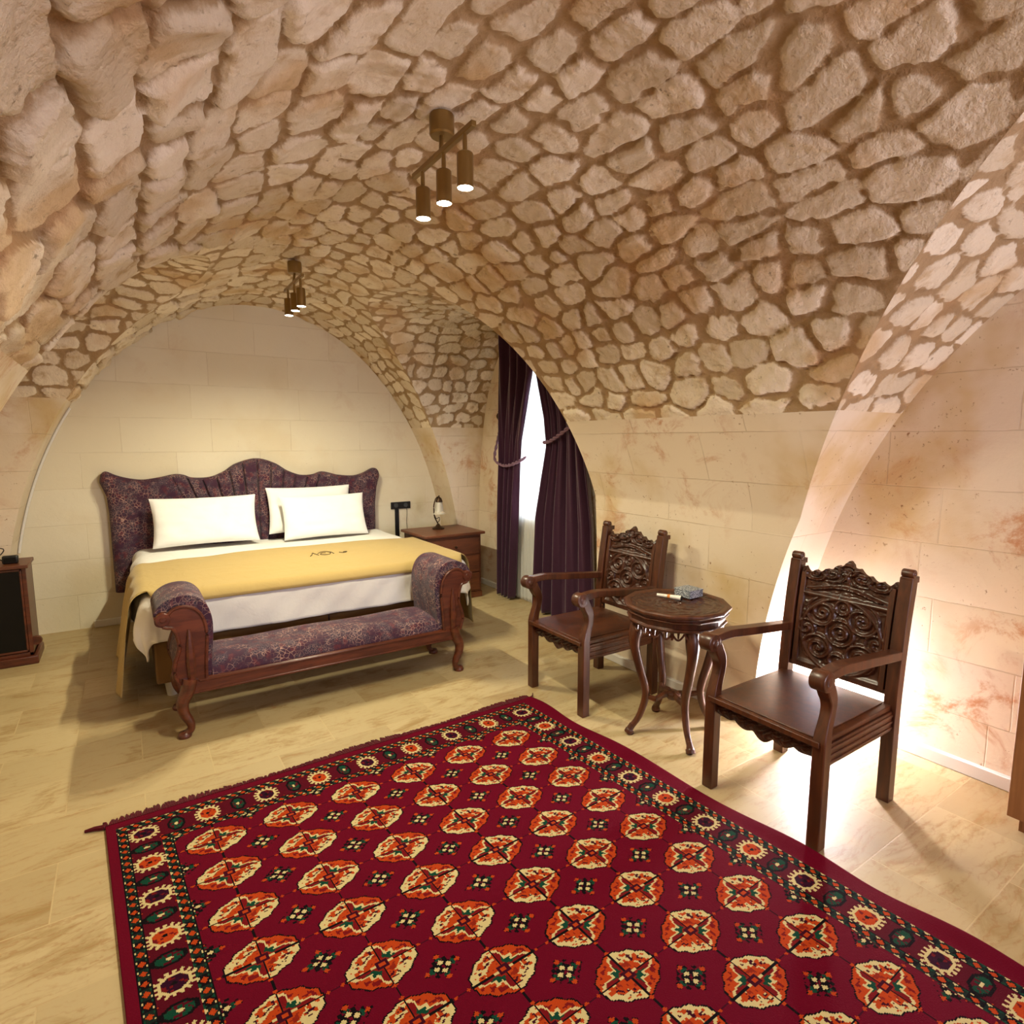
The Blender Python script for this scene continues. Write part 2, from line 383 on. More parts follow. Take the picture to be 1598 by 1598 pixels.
def emit(bucket, V, full, polys, edge, rnd, uv):
    used = np.zeros(len(V), bool); used[full.ravel()] = True
    for p in polys: used[p] = True
    remap = np.cumsum(used)-1; k = bucket[5]
    bucket[0].append(V[used]); bucket[1].append(remap[full]+k); bucket[2] += [[int(remap[i])+k for i in p] for p in polys]
    bucket[3].append(np.stack([edge[used], rnd[used]], 1)); bucket[4].append(uv[used]); bucket[5] += int(used.sum())
def split_rubble(X, Y, Z):
    return Z > np.where(X > XC, 1.73, 1.90)
def vault(kind, ds):
    if kind == 'L':
        c, z, s = arch(LA, LB, 2, 1.93, ds)
        t = np.r_[np.arange(YF, -.6, .05), np.arange(-.6, YB-.001, ds), YB]
        T, S = np.meshgrid(t, s); Cc = np.repeat(c[:, None], len(t), 1); Z = np.repeat(z[:, None], len(t), 1)
        Cc = np.sign(Cc)*np.minimum(np.abs(Cc), cutx(T)); X, Y = XC+Cc, T
        g = np.maximum(fB(Y, Z, B1C, B1A, B1H, B1N), fB(Y, Z, B2C, B2A, B2H, B2N))
        nx, ny, nz = -(X-XC)/LA**2, np.zeros_like(X), -Z/LB**2
        nx = np.where(np.abs(Cc) >= cutx(T)-.001, -np.sign(Cc), nx); nz = np.where(np.abs(Cc) >= cutx(T)-.001, 0, nz)
        seed, rowh, colw = 3, .136, .222
        amp = .72+.75*sst(XC-.1-X, 0, .8)
    else:
        C, A, Hh, n = (B1C, B1A, B1H, B1N) if kind == 'B1' else (B2C, B2A, B2H, B2N)
        c, z, s = arch(A, Hh, n, 9, ds)
        t = np.r_[np.arange(XL, XR-.001, ds), XR]
        T, S = np.meshgrid(t, s); Y = C+np.repeat(c[:, None], len(t), 1); Z = np.repeat(z[:, None], len(t), 1); X = T
        g = fL(X, Y, Z)
        g = np.maximum(g, YF-Y); g = np.maximum(g, Y-YB)
        if kind == 'B2': g = np.maximum(g, -2.3-Y)
        nx, ny, nz = np.zeros_like(X), -np.sign(Y-C)*np.abs(Y-C)**(n-1)/A**n, -np.maximum(Z, 1e-4)**(n-1)/Hh**n
        seed, rowh, colw = (23, .118, .19) if kind == 'B1' else (41, .136, .222); amp = np.full(X.shape, .72)
    nl = np.sqrt(nx*nx+ny*ny+nz*nz)+1e-9
    rub = split_rubble(X, Y, Z)
    zs = np.where(X > XC, 1.73, 1.90)
    edge, rnd, h = stones(S*1.0, T, rowh, colw, seed, amp)
    if kind == 'L':
        e2, r2, h2 = stones(S*1.0, T, .19, .30, 77, amp); lf = X < XC-.25
        edge, rnd, h = np.where(lf, e2, edge), np.where(lf, r2, rnd), np.where(lf, h2, h)
    fade = sst(-g, 0, .07)*sst(Z-zs, -.002, .05)
    if kind == 'L': fade = fade*sst(YB-Y, 0, .03)
    else: fade = fade*sst(np.minimum(XR-X, X-XL), 0, .03)
    h = np.where(rub, h*fade, 0); edge = np.where(rub, edge*sst(-g, -.01, .02), .1)
    V = np.stack([X+nx/nl*h, Y+ny/nl*h, Z+nz/nl*h], -1).reshape(-1, 3)
    uv = np.stack([T, Z], -1).reshape(-1, 2)
    nr, nc = X.shape
    full, polys, extra = clip_faces(nr, nc, g)
    ea, rn = edge.ravel(), rnd.ravel()
    if extra:
        u, v, w = np.array([e[0] for e in extra]), np.array([e[1] for e in extra]), np.array([e[2] for e in extra])
        V0 = V.shape[0]; lp = lambda A_: np.concatenate([A_, A_[u]*(1-w)[:, None]+A_[v]*w[:, None]])
        V = lp(V); uv = lp(uv); ea = np.r_[ea, ea[u]*(1-w)+ea[v]*w]; rn = np.r_[rn, rn[u]]
        polys = [[i if i >= 0 else V0-1-i for i in p] for p in polys]
    zf = V[:, 2]; xs = V[:, 0]
    isr = lambda a: split_rubble(xs[a], 0, zf[a]+.003)
    fr = isr(full[:, 0]) & isr(full[:, 2])
    pr = [bool(np.all([isr(np.array(i)) for i in p])) for p in polys]
    if fr.any() or any(pr): emit(VA['rub'], V, full[fr], [p for p, q in zip(polys, pr) if q], ea, rn, uv)
    # smooth ashlar below: one wall mesh per pier
    def pier(p): return ('right' if p[0] > XC else 'left')+('_back' if p[1] > 4.43 else '_middle' if p[1] > 0.2 else '_front')
    ff = full[~fr]; pp = [p for p, q in zip(polys, pr) if not q]
    cen = V[ff].mean(1); keys = np.array([pier(c_) for c_ in cen]) if len(ff) else np.array([])
    pk = [pier(V[p].mean(0)) for p in pp]
    for nm in set(keys) | set(pk):
        b = ASH.setdefault(nm, [[], [], [], [], [], 0])
        emit(b, V, ff[keys == nm], [p for p, q in zip(pp, pk) if q == nm], ea, rn, uv)
def bucket_obj(name, b, mat, attrs):
    V = np.concatenate(b[0]); Q = np.concatenate(b[1]) if b[1] else np.zeros((0, 4), int)
    me = bpy.data.meshes.new(name)
    sizes = np.r_[np.full(len(Q), 4), [len(p) for p in b[2]]].astype(int); flat = np.r_[Q.ravel(), [i for p in b[2] for i in p]].astype(int)
    me.vertices.add(len(V)); me.vertices.foreach_set('co', V.ravel()); me.loops.add(len(flat)); me.loops.foreach_set('vertex_index', flat)
    me.polygons.add(len(sizes)); me.polygons.foreach_set('loop_start', np.r_[0, np.cumsum(sizes)[:-1]].astype(int)); me.update(calc_edges=True); me.validate()
    A = np.concatenate(b[3]); UV = np.concatenate(b[4])
    if attrs:
        for k, nm in enumerate(('edge', 'rnd')): me.attributes.new(nm, 'FLOAT', 'POINT').data.foreach_set('value', A[:, k].copy())
    li = np.zeros(len(me.loops), int); me.loops.foreach_get('vertex_index', li)
    me.uv_layers.new(name='UVMap').data.foreach_set('uv', UV[li].ravel())
    me.materials.append(mat); o = bpy.data.objects.new(name, me); COL.objects.link(o)
    me.polygons.foreach_set('use_smooth', [True]*len(me.polygons)); return struct(o)
for kd, ds in (('L', .0115), ('B1', .012), ('B2', .014)): vault(kd, ds)
bucket_obj('ceiling', VA['rub'], M['rubble'], True)
for nm, b in ASH.items(): bucket_obj('wall_'+nm+'_pier', b, M['ashlar'], False)

def flat_wall(name, mb, mat, uvf):
    me = bpy.data.meshes.new(name); me.from_pydata(mb.v, [], mb.f); me.update()
    uvl = me.uv_layers.new(name='UVMap')
    for l in me.loops: uvl.data[l.index].uv = uvf(me.vertices[l.vertex_index].co)
    me.materials.append(mat); o = bpy.data.objects.new(name, me); COL.objects.link(o); return struct(o)
flat_wall('floor', MB().box(XL-.3, XR+.3, YF-.3, YB+.3, -.1, 0), M['floor'], lambda c: (c.x+.31, c.y+.06))
flat_wall('wall_back', MB().box(XL-.3, XR+.3, YB, YB+.25, 0, 3.2), M['plaster'], lambda c: (c.x, c.z))
flat_wall('wall_left', MB().box(XL-.25, XL, YF, YB+.01, 0, 3.2), M['ashlar'], lambda c: (c.y, c.z))
WY0, WY1, WZ0, WZ1 = 4.03, 4.87, .85, 2.32
w = MB(); w.box(XR, XR+.4, YF, WY0, 0, 3.2); w.box(XR, XR+.4, WY1, YB+.01, 0, 3.2); w.box(XR, XR+.4, WY0, WY1, 0, WZ0); w.box(XR, XR+.4, WY0, WY1, WZ1, 3.2)
flat_wall('wall_right', w, M['ashlar'], lambda c: (c.y+.15, c.z))
w = MB(); w.box(XL-.2, 1.25, YF-.25, YF, 0, 3.2); w.box(2.75, XR+.2, YF-.25, YF, 0, 3.2); w.box(1.25, 2.75, YF-.25, YF, 0, .75); w.box(1.25, 2.75, YF-.25, YF, 2.25, 3.2)
flat_wall('wall_front', w, M['wood_mdf'], lambda c: (c.x, c.z))  # unseen wall; its dark finish is chosen to lower bounced light
def window(name, plane, a0, a1, z0, z1, d):
    f = MB(); t = .045; am = (a0+a1)/2
    bars = [(a0, a0+t, z0, z1), (a1-t, a1, z0, z1), (a0, a1, z0, z0+t), (a0, a1, z1-t, z1), (am-t/2, am+t/2, z0, z1), (a0, a1, (z0+z1)/2+.2, (z0+z1)/2+.2+t)]
    g = MB()
    for p, q, r, s_ in bars:
        if plane == 'x': f.box(d, d+.05, p, q, r, s_)
        else: f.box(p, q, d, d+.05, r, s_)
    if plane == 'x': g.box(d+.02, d+.026, a0, a1, z0, z1)
    else: g.box(a0, a1, d+.02, d+.026, z0, z1)
    o = struct(mesh_obj(name, f, M['white'], bevel=.004)); mesh_obj('window_pane', g, M['glass'], o); return o
window('window_1', 'x', WY0, WY1, WZ0, WZ1, XR+.22)
window('added_rear_window', 'y', 1.25, 2.75, .75, 2.25, YF-.2)  # invented window out of view, opening for the added rear light
# skirtings
def skirting(name, mb): return struct(mesh_obj(name, mb, M['white'], bevel=.004))
skirting('baseboard_right', MB().box(3.272, 3.302, -2.2, 1.80, 0, .065))
skirting('baseboard_window', MB().box(3.272, 3.302, 3.3, 5.58, 0, .055))
skirting('baseboard_pier', MB().box(2.868, 2.902, 1.82, 3.24, 0, .055))
skirting('baseboard_back', MB().box(-.30, 2.5, 6.022, 6.052, 0, .06))
# cable strip running along the edge of the arch behind the bed (left side)
pts = [(XC-LA*math.sqrt(max(0, 1-(z/LB)**2))+.012, 6.036, z) for z in np.linspace(.70, 1.86, 24)]
tag(mesh_obj('cable_trunking', MB().tube(pts, .010, 8), M['white']), 'thin white cable strip along the left edge of the arch behind the bed', 'cable')

# ------------------------------------------------------------------ carved relief
def relief(U, V, spirals, frame=None):
    h = np.zeros_like(U)
    for cx, cy, R, d, tn in spirals:
        for sg in (1, -1):
            x, y = U*sg-cx, V-cy; r = np.hypot(x, y)/R; th = np.arctan2(y, x)
            a = .5+.5*np.cos(2*PI*(r*tn)-d*th)
            h = np.maximum(h, a**1.5*sst(1.02-r, 0, .12))
            if cx == 0: break
    h = np.maximum(h, .35*vnoise(U*24, V*24, 5)*sst(vnoise(U*9, V*9, 8), .35, .6))
    if frame: h = np.maximum(h*(frame(U, V) > 0), np.exp(-(frame(U, V)/.05)**2))
    return h
# ------------------------------------------------------------------ armchair
def scroll_cyl(mb, c, r, w, axis='y'):
    mb.lathe([(r*.0, -w/2-.004), (r*.35, -w/2-.004), (r*.45, -w/2), (r*.92, -w/2), (r, -w/2+.005), (r, w/2-.005), (r*.92, w/2), (r*.45, w/2), (r*.35, w/2+.004), (0.0, w/2+.004)], c, 20, axis)
def make_armchair(label):
    t = thing('armchair', label, 'chair')
    W_, D_ = .25, .285
    # seat board with raised rim
    s = MB().box(-D_+.005, D_+.035, -W_-.005, W_+.005, .425, .448); s.box(-D_+.03, D_+.01, -W_+.025, W_-.025, .448, .453)
    mesh_obj('seat', s, M['wood'], t, bevel=.004)
    for sy in (-1, 1):
        y = sy*W_
        # front leg continues up into the curved arm support
        prof = [(D_, 0), (D_, .20), (D_, .40), (D_, .45), (D_-.012, .50), (D_-.030, .56), (D_-.028, .61), (D_-.004, .655), (D_+.012, .69)]
        p = smoothpoly(prof, 5); n = len(p)
        rs = [.026 if q[1] < .44 else .026-.004*math.sin(min(1, (q[1]-.44)/.2)*PI) for q in p]
        lg = MB().tube([(q[0], y, q[1]) for q in p], rs, 4, ref=(0, 1, 0), square=True)
        mesh_obj('front_leg', lg, M['wood'], t, bevel=.005, angle=50)
        bk = smoothpoly([(-D_, 0), (-D_, .25), (-D_-.002, .45), (-D_-.025, .75), (-D_-.062, 1.005)], 6)
        b = MB().tube([(q[0], y, q[1]) for q in bk], .026, 4, ref=(0, 1, 0), square=True)
        b.box(-D_-.105, -D_-.035, y-.024, y+.024, .985, 1.012)
        scroll_cyl(b, (-D_-.058, y, 1.026), .020, .05)
        mesh_obj('rear_post', b, M['wood'], t, bevel=.004, angle=50)
        ar = smoothpoly([(-D_-.02, .672), (-.12, .690), (.06, .708), (.20, .722), (D_+.02, .716)], 6)
        a = MB().tube([(q[0], y*(1.0+.04*max(0, q[0]+.1)), q[1]) for q in ar], [.019]*len(ar), 4, sx=1.35, ref=(0, 0, 1), square=True)
        scroll_cyl(a, (D_+.040, y*1.015, .702), .041, .064)
        mesh_obj('armrest', a, M['wood'], t, bevel=.005, angle=50)
        # side apron with mouldings
        sd = MB().box(-D_+.02, D_-.02, y-.014, y+.014, .335, .425)
        for zz in (.345, .372, .400): sd.box(-D_+.02, D_-.02, y-.019, y+.019, zz, zz+.012)
        mesh_obj('side_apron', sd, M['wood'], t, bevel=.003)
    # carved front apron, lower edge scalloped
    n = 120; rows = []
    ys = np.linspace(-W_+.02, W_-.02, n)
    low = .368-.020*np.abs(np.cos(ys/(2*W_-.04)*PI*5))-.018*np.exp(-(ys/.06)**2)+.012*np.exp(-((np.abs(ys)-.19)/.03)**2)
    nv = 16; X0 = D_-.002
    for k in range(nv):
        v = k/(nv-1); z = low+(.425-low)*v
        hh = .010*(.5+.5*np.sin(ys*150+6*np.sin(v*5)))*math.sin(PI*v)**.7
        rows.append([(X0+hh[i], ys[i], z[i]) for i in range(n)])
    ap = MB().grid(rows); back = [[(X0-.02, ys[i], low[i]) for i in range(n)], [(X0-.02, ys[i], .425) for i in range(n)]]
    ap.grid(back); ap.grid([[rows[0][i] for i in range(n)], back[0]])
    mesh_obj('front_apron', ap, M['wood_dark'], t)
    mesh_obj('rear_apron', MB().box(-D_-.012, -D_+.012, -W_+.02, W_-.02, .345, .425), M['wood'], t, bevel=.003)
    # back: carved panel with a crest
    nu, nv = 110, 130
    y = np.linspace(-W_+.022, W_-.022, nu); U = y/(W_-.022)
    top = .965+.058*np.exp(-(U/.42)**2)+.014*np.exp(-(U/.055)**2)-.012*np.abs(np.sin(U*PI*4.5))*(np.abs(U) > .10)+.018*np.exp(-((np.abs(U)-.93)/.07)**2)
    def back_x(z): return np.interp(z, [.25, .45, .75, 1.005, 1.1], [-D_, -D_-.002, -D_-.025, -D_-.062, -D_-.078])
    V = np.linspace(0, 1, nv); rows, rb = [], []
    ZZ = .485+(top[None]-.485)*V[:, None]; UU = np.repeat(U[None], nv, 0); vv = (ZZ-.485)/.40     # v = 1 at the foot of the crest
    fr = lambda u, v: np.minimum(np.minimum(.86-np.abs(u), v-.06), .92-v)
    pan = relief(UU, vv*1.9-.95, [(.40, .42, .36, 1, 2.2), (.42, -.40, .36, -1, 2.2), (0, .05, .34, 0, 2.4), (.72, 0, .24, 1, 1.6), (0, .62, .22, 0, 1.5), (0, -.6, .24, 0, 1.5)], None)
    pan = np.maximum(pan*(fr(UU, vv) > 0), np.exp(-(fr(UU, vv)/.035)**2)*.9)
    ov = np.exp(-((np.hypot(UU/.80, (vv-.48)/.44)-1)/.06)**2); pan = np.maximum(pan, ov)
    cr = relief(UU, (vv-1.2)*3.0, [(.30, .0, .34, 1, 1.7), (.68, -.1, .30, -1, 1.7), (0, .2, .24, 0, 1.4)])
    band = np.exp(-((vv-(1.0+.05*np.cos(UU*PI)))/.018)**2)
    hh = np.where(vv < .97, pan, np.maximum(cr, band))*.016
    rail = vv < .055; hh = np.where(rail, .012, hh)
    for k in range(nv):
        bx = back_x(ZZ[k]); rows.append([(bx[i]+.004+hh[k, i], y[i], ZZ[k, i]) for i in range(nu)]); rb.append([(bx[i]-.014, y[i], ZZ[k, i]) for i in range(nu)])
    pn = MB().grid(rows); pn.grid(rb); pn.grid([rows[0], rb[0]]); pn.grid([rows[-1], rb[-1]])
    mesh_obj('carved_back', pn, M['wood_dark'], t, angle=60)
    for sy in (-1, 1):
        st = MB().tube([(float(back_x(z))+.006, sy*(W_-.048), z) for z in (.49, .65, .8, .95)], .012, 4, square=True, ref=(0, 1, 0))
        mesh_obj('back_stile', st, M['wood'], t, bevel=.002)
    return t
ch = make_armchair('carved walnut armchair in the right foreground, nearest the plain stone wall')
ch.location = (2.462, 1.36, 0); ch.rotation_euler = (0, 0, PI)
ch2 = dup(ch, (2.425, 2.72, 0), PI, 'carved walnut armchair between the dark curtain and the round table')
for c_ in (ch, ch2): c_['group'] = 'carved armchairs'

# ------------------------------------------------------------------ round carved table
def make_table(loc):
    t = thing('side_table', 'round twelve-sided carved walnut table between the two armchairs', 'table', loc, .12)
    def dodec(prof, mb):
        rows = [[(r*math.cos(2*PI*k/12), r*math.sin(2*PI*k/12), z) for k in range(12)] for r, z in prof]
        mb.grid(rows, True); return mb
    R = .283
    d = MB(); dodec([(0, .64), (.20, .64), (.255, .640), (.262, .648), (.262, .655), (.252, .660), (.252, .684), (.268, .690), (.272, .698), (.262, .704), (.262, .711), (R-.006, .716), (R, .722), (R, .732), (R-.008, .739), (R-.016, .739), (.248, .733), (.244, .730)], d)
    mesh_obj('tabletop', d, M['wood'], t, angle=25, bevel=.0015)
    rr, th = np.meshgrid(np.linspace(0.0, .246, 60), np.linspace(0, 2*PI, 241)[:-1], indexing='ij')
    a = rr/.246; lim = math.cos(PI/12)/np.cos((th % (PI/6))-PI/12); x, y = rr*np.cos(th)*lim, rr*np.sin(th)*lim
    h = .5+.5*np.cos(8*th+6*np.sin(a*7)); h = h*(.5+.5*np.cos(a*26+2*np.cos(8*th)))**.6; h = np.maximum(h, .6*vnoise(x*90, y*90, 3)); h = np.maximum(h, np.exp(-((a-.97)/.03)**2))
    g = MB().grid([[(x[i, j], y[i, j], .727+.007*h[i, j]) for j in range(240)] for i in range(60)], True)
    mesh_obj('carved_top_panel', g, M['wood_dark'], t)
    # pierced scalloped apron: one hoop of arches per side
    ap = MB()
    for k in range(12):
        a0, a1 = 2*PI*k/12, 2*PI*(k+1)/12; p0 = Vector((math.cos(a0), math.sin(a0), 0))*.238; p1 = Vector((math.cos(a1), math.sin(a1), 0))*.238
        for q in range(2):
            c0 = p0.lerp(p1, q/2); c1 = p0.lerp(p1, (q+1)/2)
            path = [c0.lerp(c1, s)+Vector((0, 0, .632-.034*math.sin(PI*s))) for s in np.linspace(0, 1, 9)]
            ap.tube(path, .0055, 6)
            m = c0.lerp(c1, .5); ap.tube([m+Vector((0, 0, .642)), m+Vector((0, 0, .622)), m+Vector((0, 0, .606))], [.008, .005, .004], 6)
        ap.tube([p0+Vector((0, 0, .642)), p0+Vector((0, 0, .60))], [.010, .006], 6)
    mesh_obj('pierced_apron', ap, M['wood'], t)
    for k in range(4):
        w = PI/4+k*PI/2+.2; c, s = math.cos(w), math.sin(w)
        pf = smoothpoly([(.205, .645), (.222, .58), (.225, .50), (.195, .38), (.160, .26), (.160, .19), (.190, .10), (.228, .045), (.250, .006)], 6)
        m_ = len(pf); rs = [.030-.014*min(1, i/(m_*.8))+(.008 if i > m_*.9 else 0)+.008*math.exp(-((i/m_-.12)/.1)**2) for i in range(m_)]
        lg = MB().tube([(q[0]*c, q[0]*s, q[1]) for q in pf], rs, 8, ref=(-s, c, 0)); lg.tube([(.236*c, .236*s, .0), (.240*c, .240*s, .03), (.228*c, .228*s, .06)], [.017, .020, .012], 8)
        lg.tube([(.20*c, .20*s, .64), (.226*c, .226*s, .60)], [.03, .022], 8)
        mesh_obj('leg', lg, M['wood'], t, angle=60)
    sb = MB()
    for k in range(4):
        w = PI/4+k*PI/2+.2; c, s = math.cos(w), math.sin(w)
        sb.tube([(.160*c, .160*s, .215), (.11*c-.02*s, .11*s+.02*c, .20), (.05*c, .05*s, .215), (0, 0, .215)], [.014, .017, .018, .020], 6)
    sb.lathe([(0, .19), (.03, .19), (.04, .205), (.04, .222), (.02, .236), (0, .238)], (0, 0, 0), 16)
    mesh_obj('cross_stretcher', sb, M['wood'], t)
    return t
make_table((2.432, 2.06, 0))
bx = thing('patterned_box', 'small grey patterned box on the carved round table', 'box', (2.585, 2.105, .7355), .0)
b_ = MB().box(-.055, .055, -.055, .055, 0, .036); mesh_obj('box_body', b_, M['box'], bx, bevel=.003)
mesh_obj('lid', MB().box(-.056, .056, -.056, .056, .0365, .045), M['box'], bx, bevel=.003)
tb = thing('white_tube', 'small white tube with dark open end beside the grey box on the table', 'tube', (2.455, 2.125, .7355+.013), math.radians(-73))
mesh_obj('tube_body', MB().tube([(-.075, 0, -.004), (-.02, 0, -.002), (.04, 0, 0), (.066, 0, 0)], [.008, .0095, .0125, .013], 14), M['cream'], tb)
mesh_obj('end_cap', MB().tube([(.066, 0, 0), (.071, 0, 0)], [.0132, .0115], 14), M['black'], tb)
mesh_obj('orange_band', MB().tube([(-.012, 0, -.0015), (.004, 0, -.001)], [.0108, .0116], 14), m_plain('orange_print', rgb(206, 132, 60), .5), tb)

# ------------------------------------------------------------------ bed
bed = thing('bed', 'wide bed with purple upholstered headboard against the arched wall', 'bed', (1.14, 5.0, 0))
OB = np.array((1.14, 5.0, 0))
def rel(p): return tuple(np.array(p)-OB)
hb = [(-.13, .30), (-.13, .72), (-.13, .99), (-.14, 1.13), (-.18, 1.25), (-.185, 1.30), (-.15, 1.335), (-.09, 1.34), (-.02, 1.305), (.07, 1.275), (.17, 1.26), (.28, 1.275), (.40, 1.30), (.47, 1.29), (.53, 1.265), (.66, 1.265), (.77, 1.31), (.88, 1.385), (1.05, 1.43),
      (1.20, 1.385), (1.31, 1.31), (1.43, 1.26), (1.54, 1.26), (1.62, 1.285), (1.68, 1.28), (1.78, 1.25), (1.93, 1.235), (2.04, 1.26), (2.14, 1.305), (2.21, 1.315), (2.26, 1.29), (2.265, 1.23), (2.23, 1.11), (2.21, .95), (2.20, .72), (2.20, .30)]
ol = np.array(smoothpoly(hb[1:-1], 6)); ol = np.concatenate([[hb[0]], ol, [hb[-1]]])
# cushion surface built as a grid between the bottom edge and the outline
nu, nv = 440, 60
xs = np.linspace(-.125, 2.195, nu)
front, bk = [], []
def top_at(x):
    k = (ol[:, 1] > 1.0); return np.interp(x, ol[k][:, 0], ol[k][:, 1])
tops = np.array([top_at(x) for x in xs]); tops = tops-.045*(1-np.sqrt(np.maximum(0, 1-(1-np.minimum(1, np.minimum(xs+.125, 2.195-xs)/.05))**2)))
for k in range(nv):
    v = k/(nv-1); row = []
    for i, x in enumerate(xs):
        z = .30+(tops[i]-.30)*v
        # flare the sides out with height, as in the outline
        u = (x+.125)/2.32; xl = np.interp(z, [.30, .99, 1.13, 1.25, 1.32], [-.13, -.13, -.14, -.18, -.17]); xr = np.interp(z, [.30, .95, 1.11, 1.23, 1.30], [2.20, 2.21, 2.23, 2.265, 2.25])
        xx = xl+(xr-xl)*u
        e = min(u*2.32, (1-u)*2.32, (1-v)*(tops[i]-.3)); pad = .055*math.sqrt(max(0, 1-(1-min(1, e/.07))**2))
        # channel tufting fanning out from the foot of the centre
        dx = xx-1.05; fan = dx/(.40+.60*(z-.30)); groove = 0
        if abs(fan) < .72 and e > .02:
            q = (fan/.72*6.0) % 1.0; groove = .034*math.exp(-(min(q, 1-q)/.055)**2)*(1 if abs(fan) < .70 else .5)
        row.append(rel((xx, 5.985-.01-pad+groove, z)))
    front.append(row)
    bk.append([(p[0], 6.02-5.0, p[2]) for p in row])
h_ = MB().grid(front); h_.grid(bk); h_.grid([front[-1], bk[-1]]); h_.grid([[r[0] for r in front], [r[0] for r in bk]]); h_.grid([[r[-1] for r in front], [r[-1] for r in bk]])
mesh_obj('headboard', h_, M['brocade'], bed, angle=60)
mesh_obj('bed_base', MB().box(-1.06, 1.06-.005, -.93, .93, .10, .37), M['base'], bed, bevel=.012)
mesh_obj('base_seam', MB().box(-.002, .006, -.9335, -.9295, .10, .37), M['black'], bed)
mesh_obj('mattress', MB().box(-1.06, 1.06, -.93, .93, .372, .615), M['sheet'], bed, bevel=.05)
for sx in (-1, 1):
    for sy in (-1, 1):
        mesh_obj('leg', MB().lathe([(0, 0), (.028, 0), (.040, .10), (0, .10)], (sx*.98, sy*.86, 0), 14), M['bedleg'], bed)
X0, X1, Y0 = .10, 2.18, 4.10
def drape(a, b, off, zt, flare=.10, r=.07, wav=None, zfloor=.02):
    cx, cy = min(max(a, X0), X1), max(b, Y0); dx, dy = a-cx, b-cy; d = math.hypot(dx, dy)
    puff = .018*math.sin((b-4.1)*2.2)*math.sin((a-.1)*1.5)+.010*vnoise(np.float64(a*4), np.float64(b*4), 3)
    edge = min(1, min(a-X0 if a > X0 else 0, X1-a if a < X1 else 0, b-Y0 if b > Y0 else 0)/.2)
    z0 = zt+puff*max(0, edge)
    if d < 1e-6: return (a, b, z0+off)
    nx, ny = dx/d, dy/d
    if d < r*PI/2: w = d/r; hz, dr = r*math.sin(w), r*(1-math.cos(w))
    else: hz, dr = r+flare*(d-r*PI/2), r+(d-r*PI/2)
    wv = 0
    if wav: wv = wav(a, b, d)
    return (cx+nx*(hz+off+wv), cy+ny*(hz+off+wv), max(zfloor, z0-dr+off*math.cos(min(PI/2, d/r))))
nb = 120; na = 170; rows = []
for b in np.linspace(Y0-.31, 5.93, nb):
    hang = np.interp(b, [3.8, 4.6, 5.2, 5.93], [.31, .30, .26, .17]); row = []
    for u in np.linspace(0, 1, na):
        a = X0-hang+u*(X1-X0+2*hang)
        wf = lambda a_, b_, d_: (.010 if b_ < Y0-.02 and X0 < a_ < X1 else .022)*min(1, d_/.2)*math.sin((a_+b_*1.3)*9)+.005*min(1, d_/.15)*math.sin((a_-b_)*27)
        row.append(drape(a, b, .0, .655, .06, .09, wf))
    rows.append(row)
dv = mesh_obj('duvet', MB().grid(rows), M['sheet'], None, angle=180, solid=.012)
tag(recentre(dv, (1.14, 5.0, .60)), 'white duvet spread over the bed and hanging over its foot', 'bedding')
rn = thing('bed_runner', 'mustard yellow runner laid across the foot of the bed', 'throw', (1.14, 4.6, .66))
rows = []
for a in np.linspace(X0-.66, X1+.62, 200):
    row = []
    for b in np.linspace(Y0-.10, 5.06, 60):
        dd = max(X0-a, a-X1, 0)
        wf = lambda a_, b_, d_: .016*min(1, d_/.25)*math.sin(b_*17+a_*2)+.02*max(0, d_-.3)*math.sin(b_*9)
        bb = b if dd < .05 else max(b, Y0+.015) if False else b
        fl = .16 if a < 1 else .07
        if dd > 0: p = drape(a, max(b, Y0+.02*min(1, dd*8)) if b < Y0 else b, .034, .655, fl, .10, wf, .015)
        else: p = drape(a, b, .030, .655, .06, .09, None)
        row.append((p[0]-1.14, p[1]-4.6, p[2]-.66))
    rows.append(row)
mesh_obj('cloth', MB().grid(rows), M['runner'], rn, angle=180, solid=.008)
# woven maker's mark on the runner: an arched emblem, letter-like strokes and a short dash
em = MB(); ex, ey = 1.24, 4.60
def zr(x, y): return drape(x, y, .030, .655, .06, .09)[2]+.006
def stroke(pts):
    P = [(ex+x-1.14, ey+y-4.6, zr(ex+x, ey+y)-.66) for x, y in smoothpoly(pts, 5)]; em.tube(P, .0032, 5, sx=1.0)
stroke([(-.085, -.045), (-.06, .0), (-.045, .05), (-.03, .0), (-.02, -.04)])
stroke([(-.015, .01), (.02, .055), (.06, .06), (.085, .02), (.07, -.03), (.03, -.045), (.0, -.02), (.02, .02), (.05, .015)])
stroke([(.07, .055), (.095, .02), (.10, -.03)])
mesh_obj('woven_emblem', em, M['ink'], rn); em = MB()
stroke([(.15, -.005), (.175, -.025), (.20, -.02), (.215, .005), (.185, .0)])
mesh_obj('woven_dash', em, M['ink'], rn)

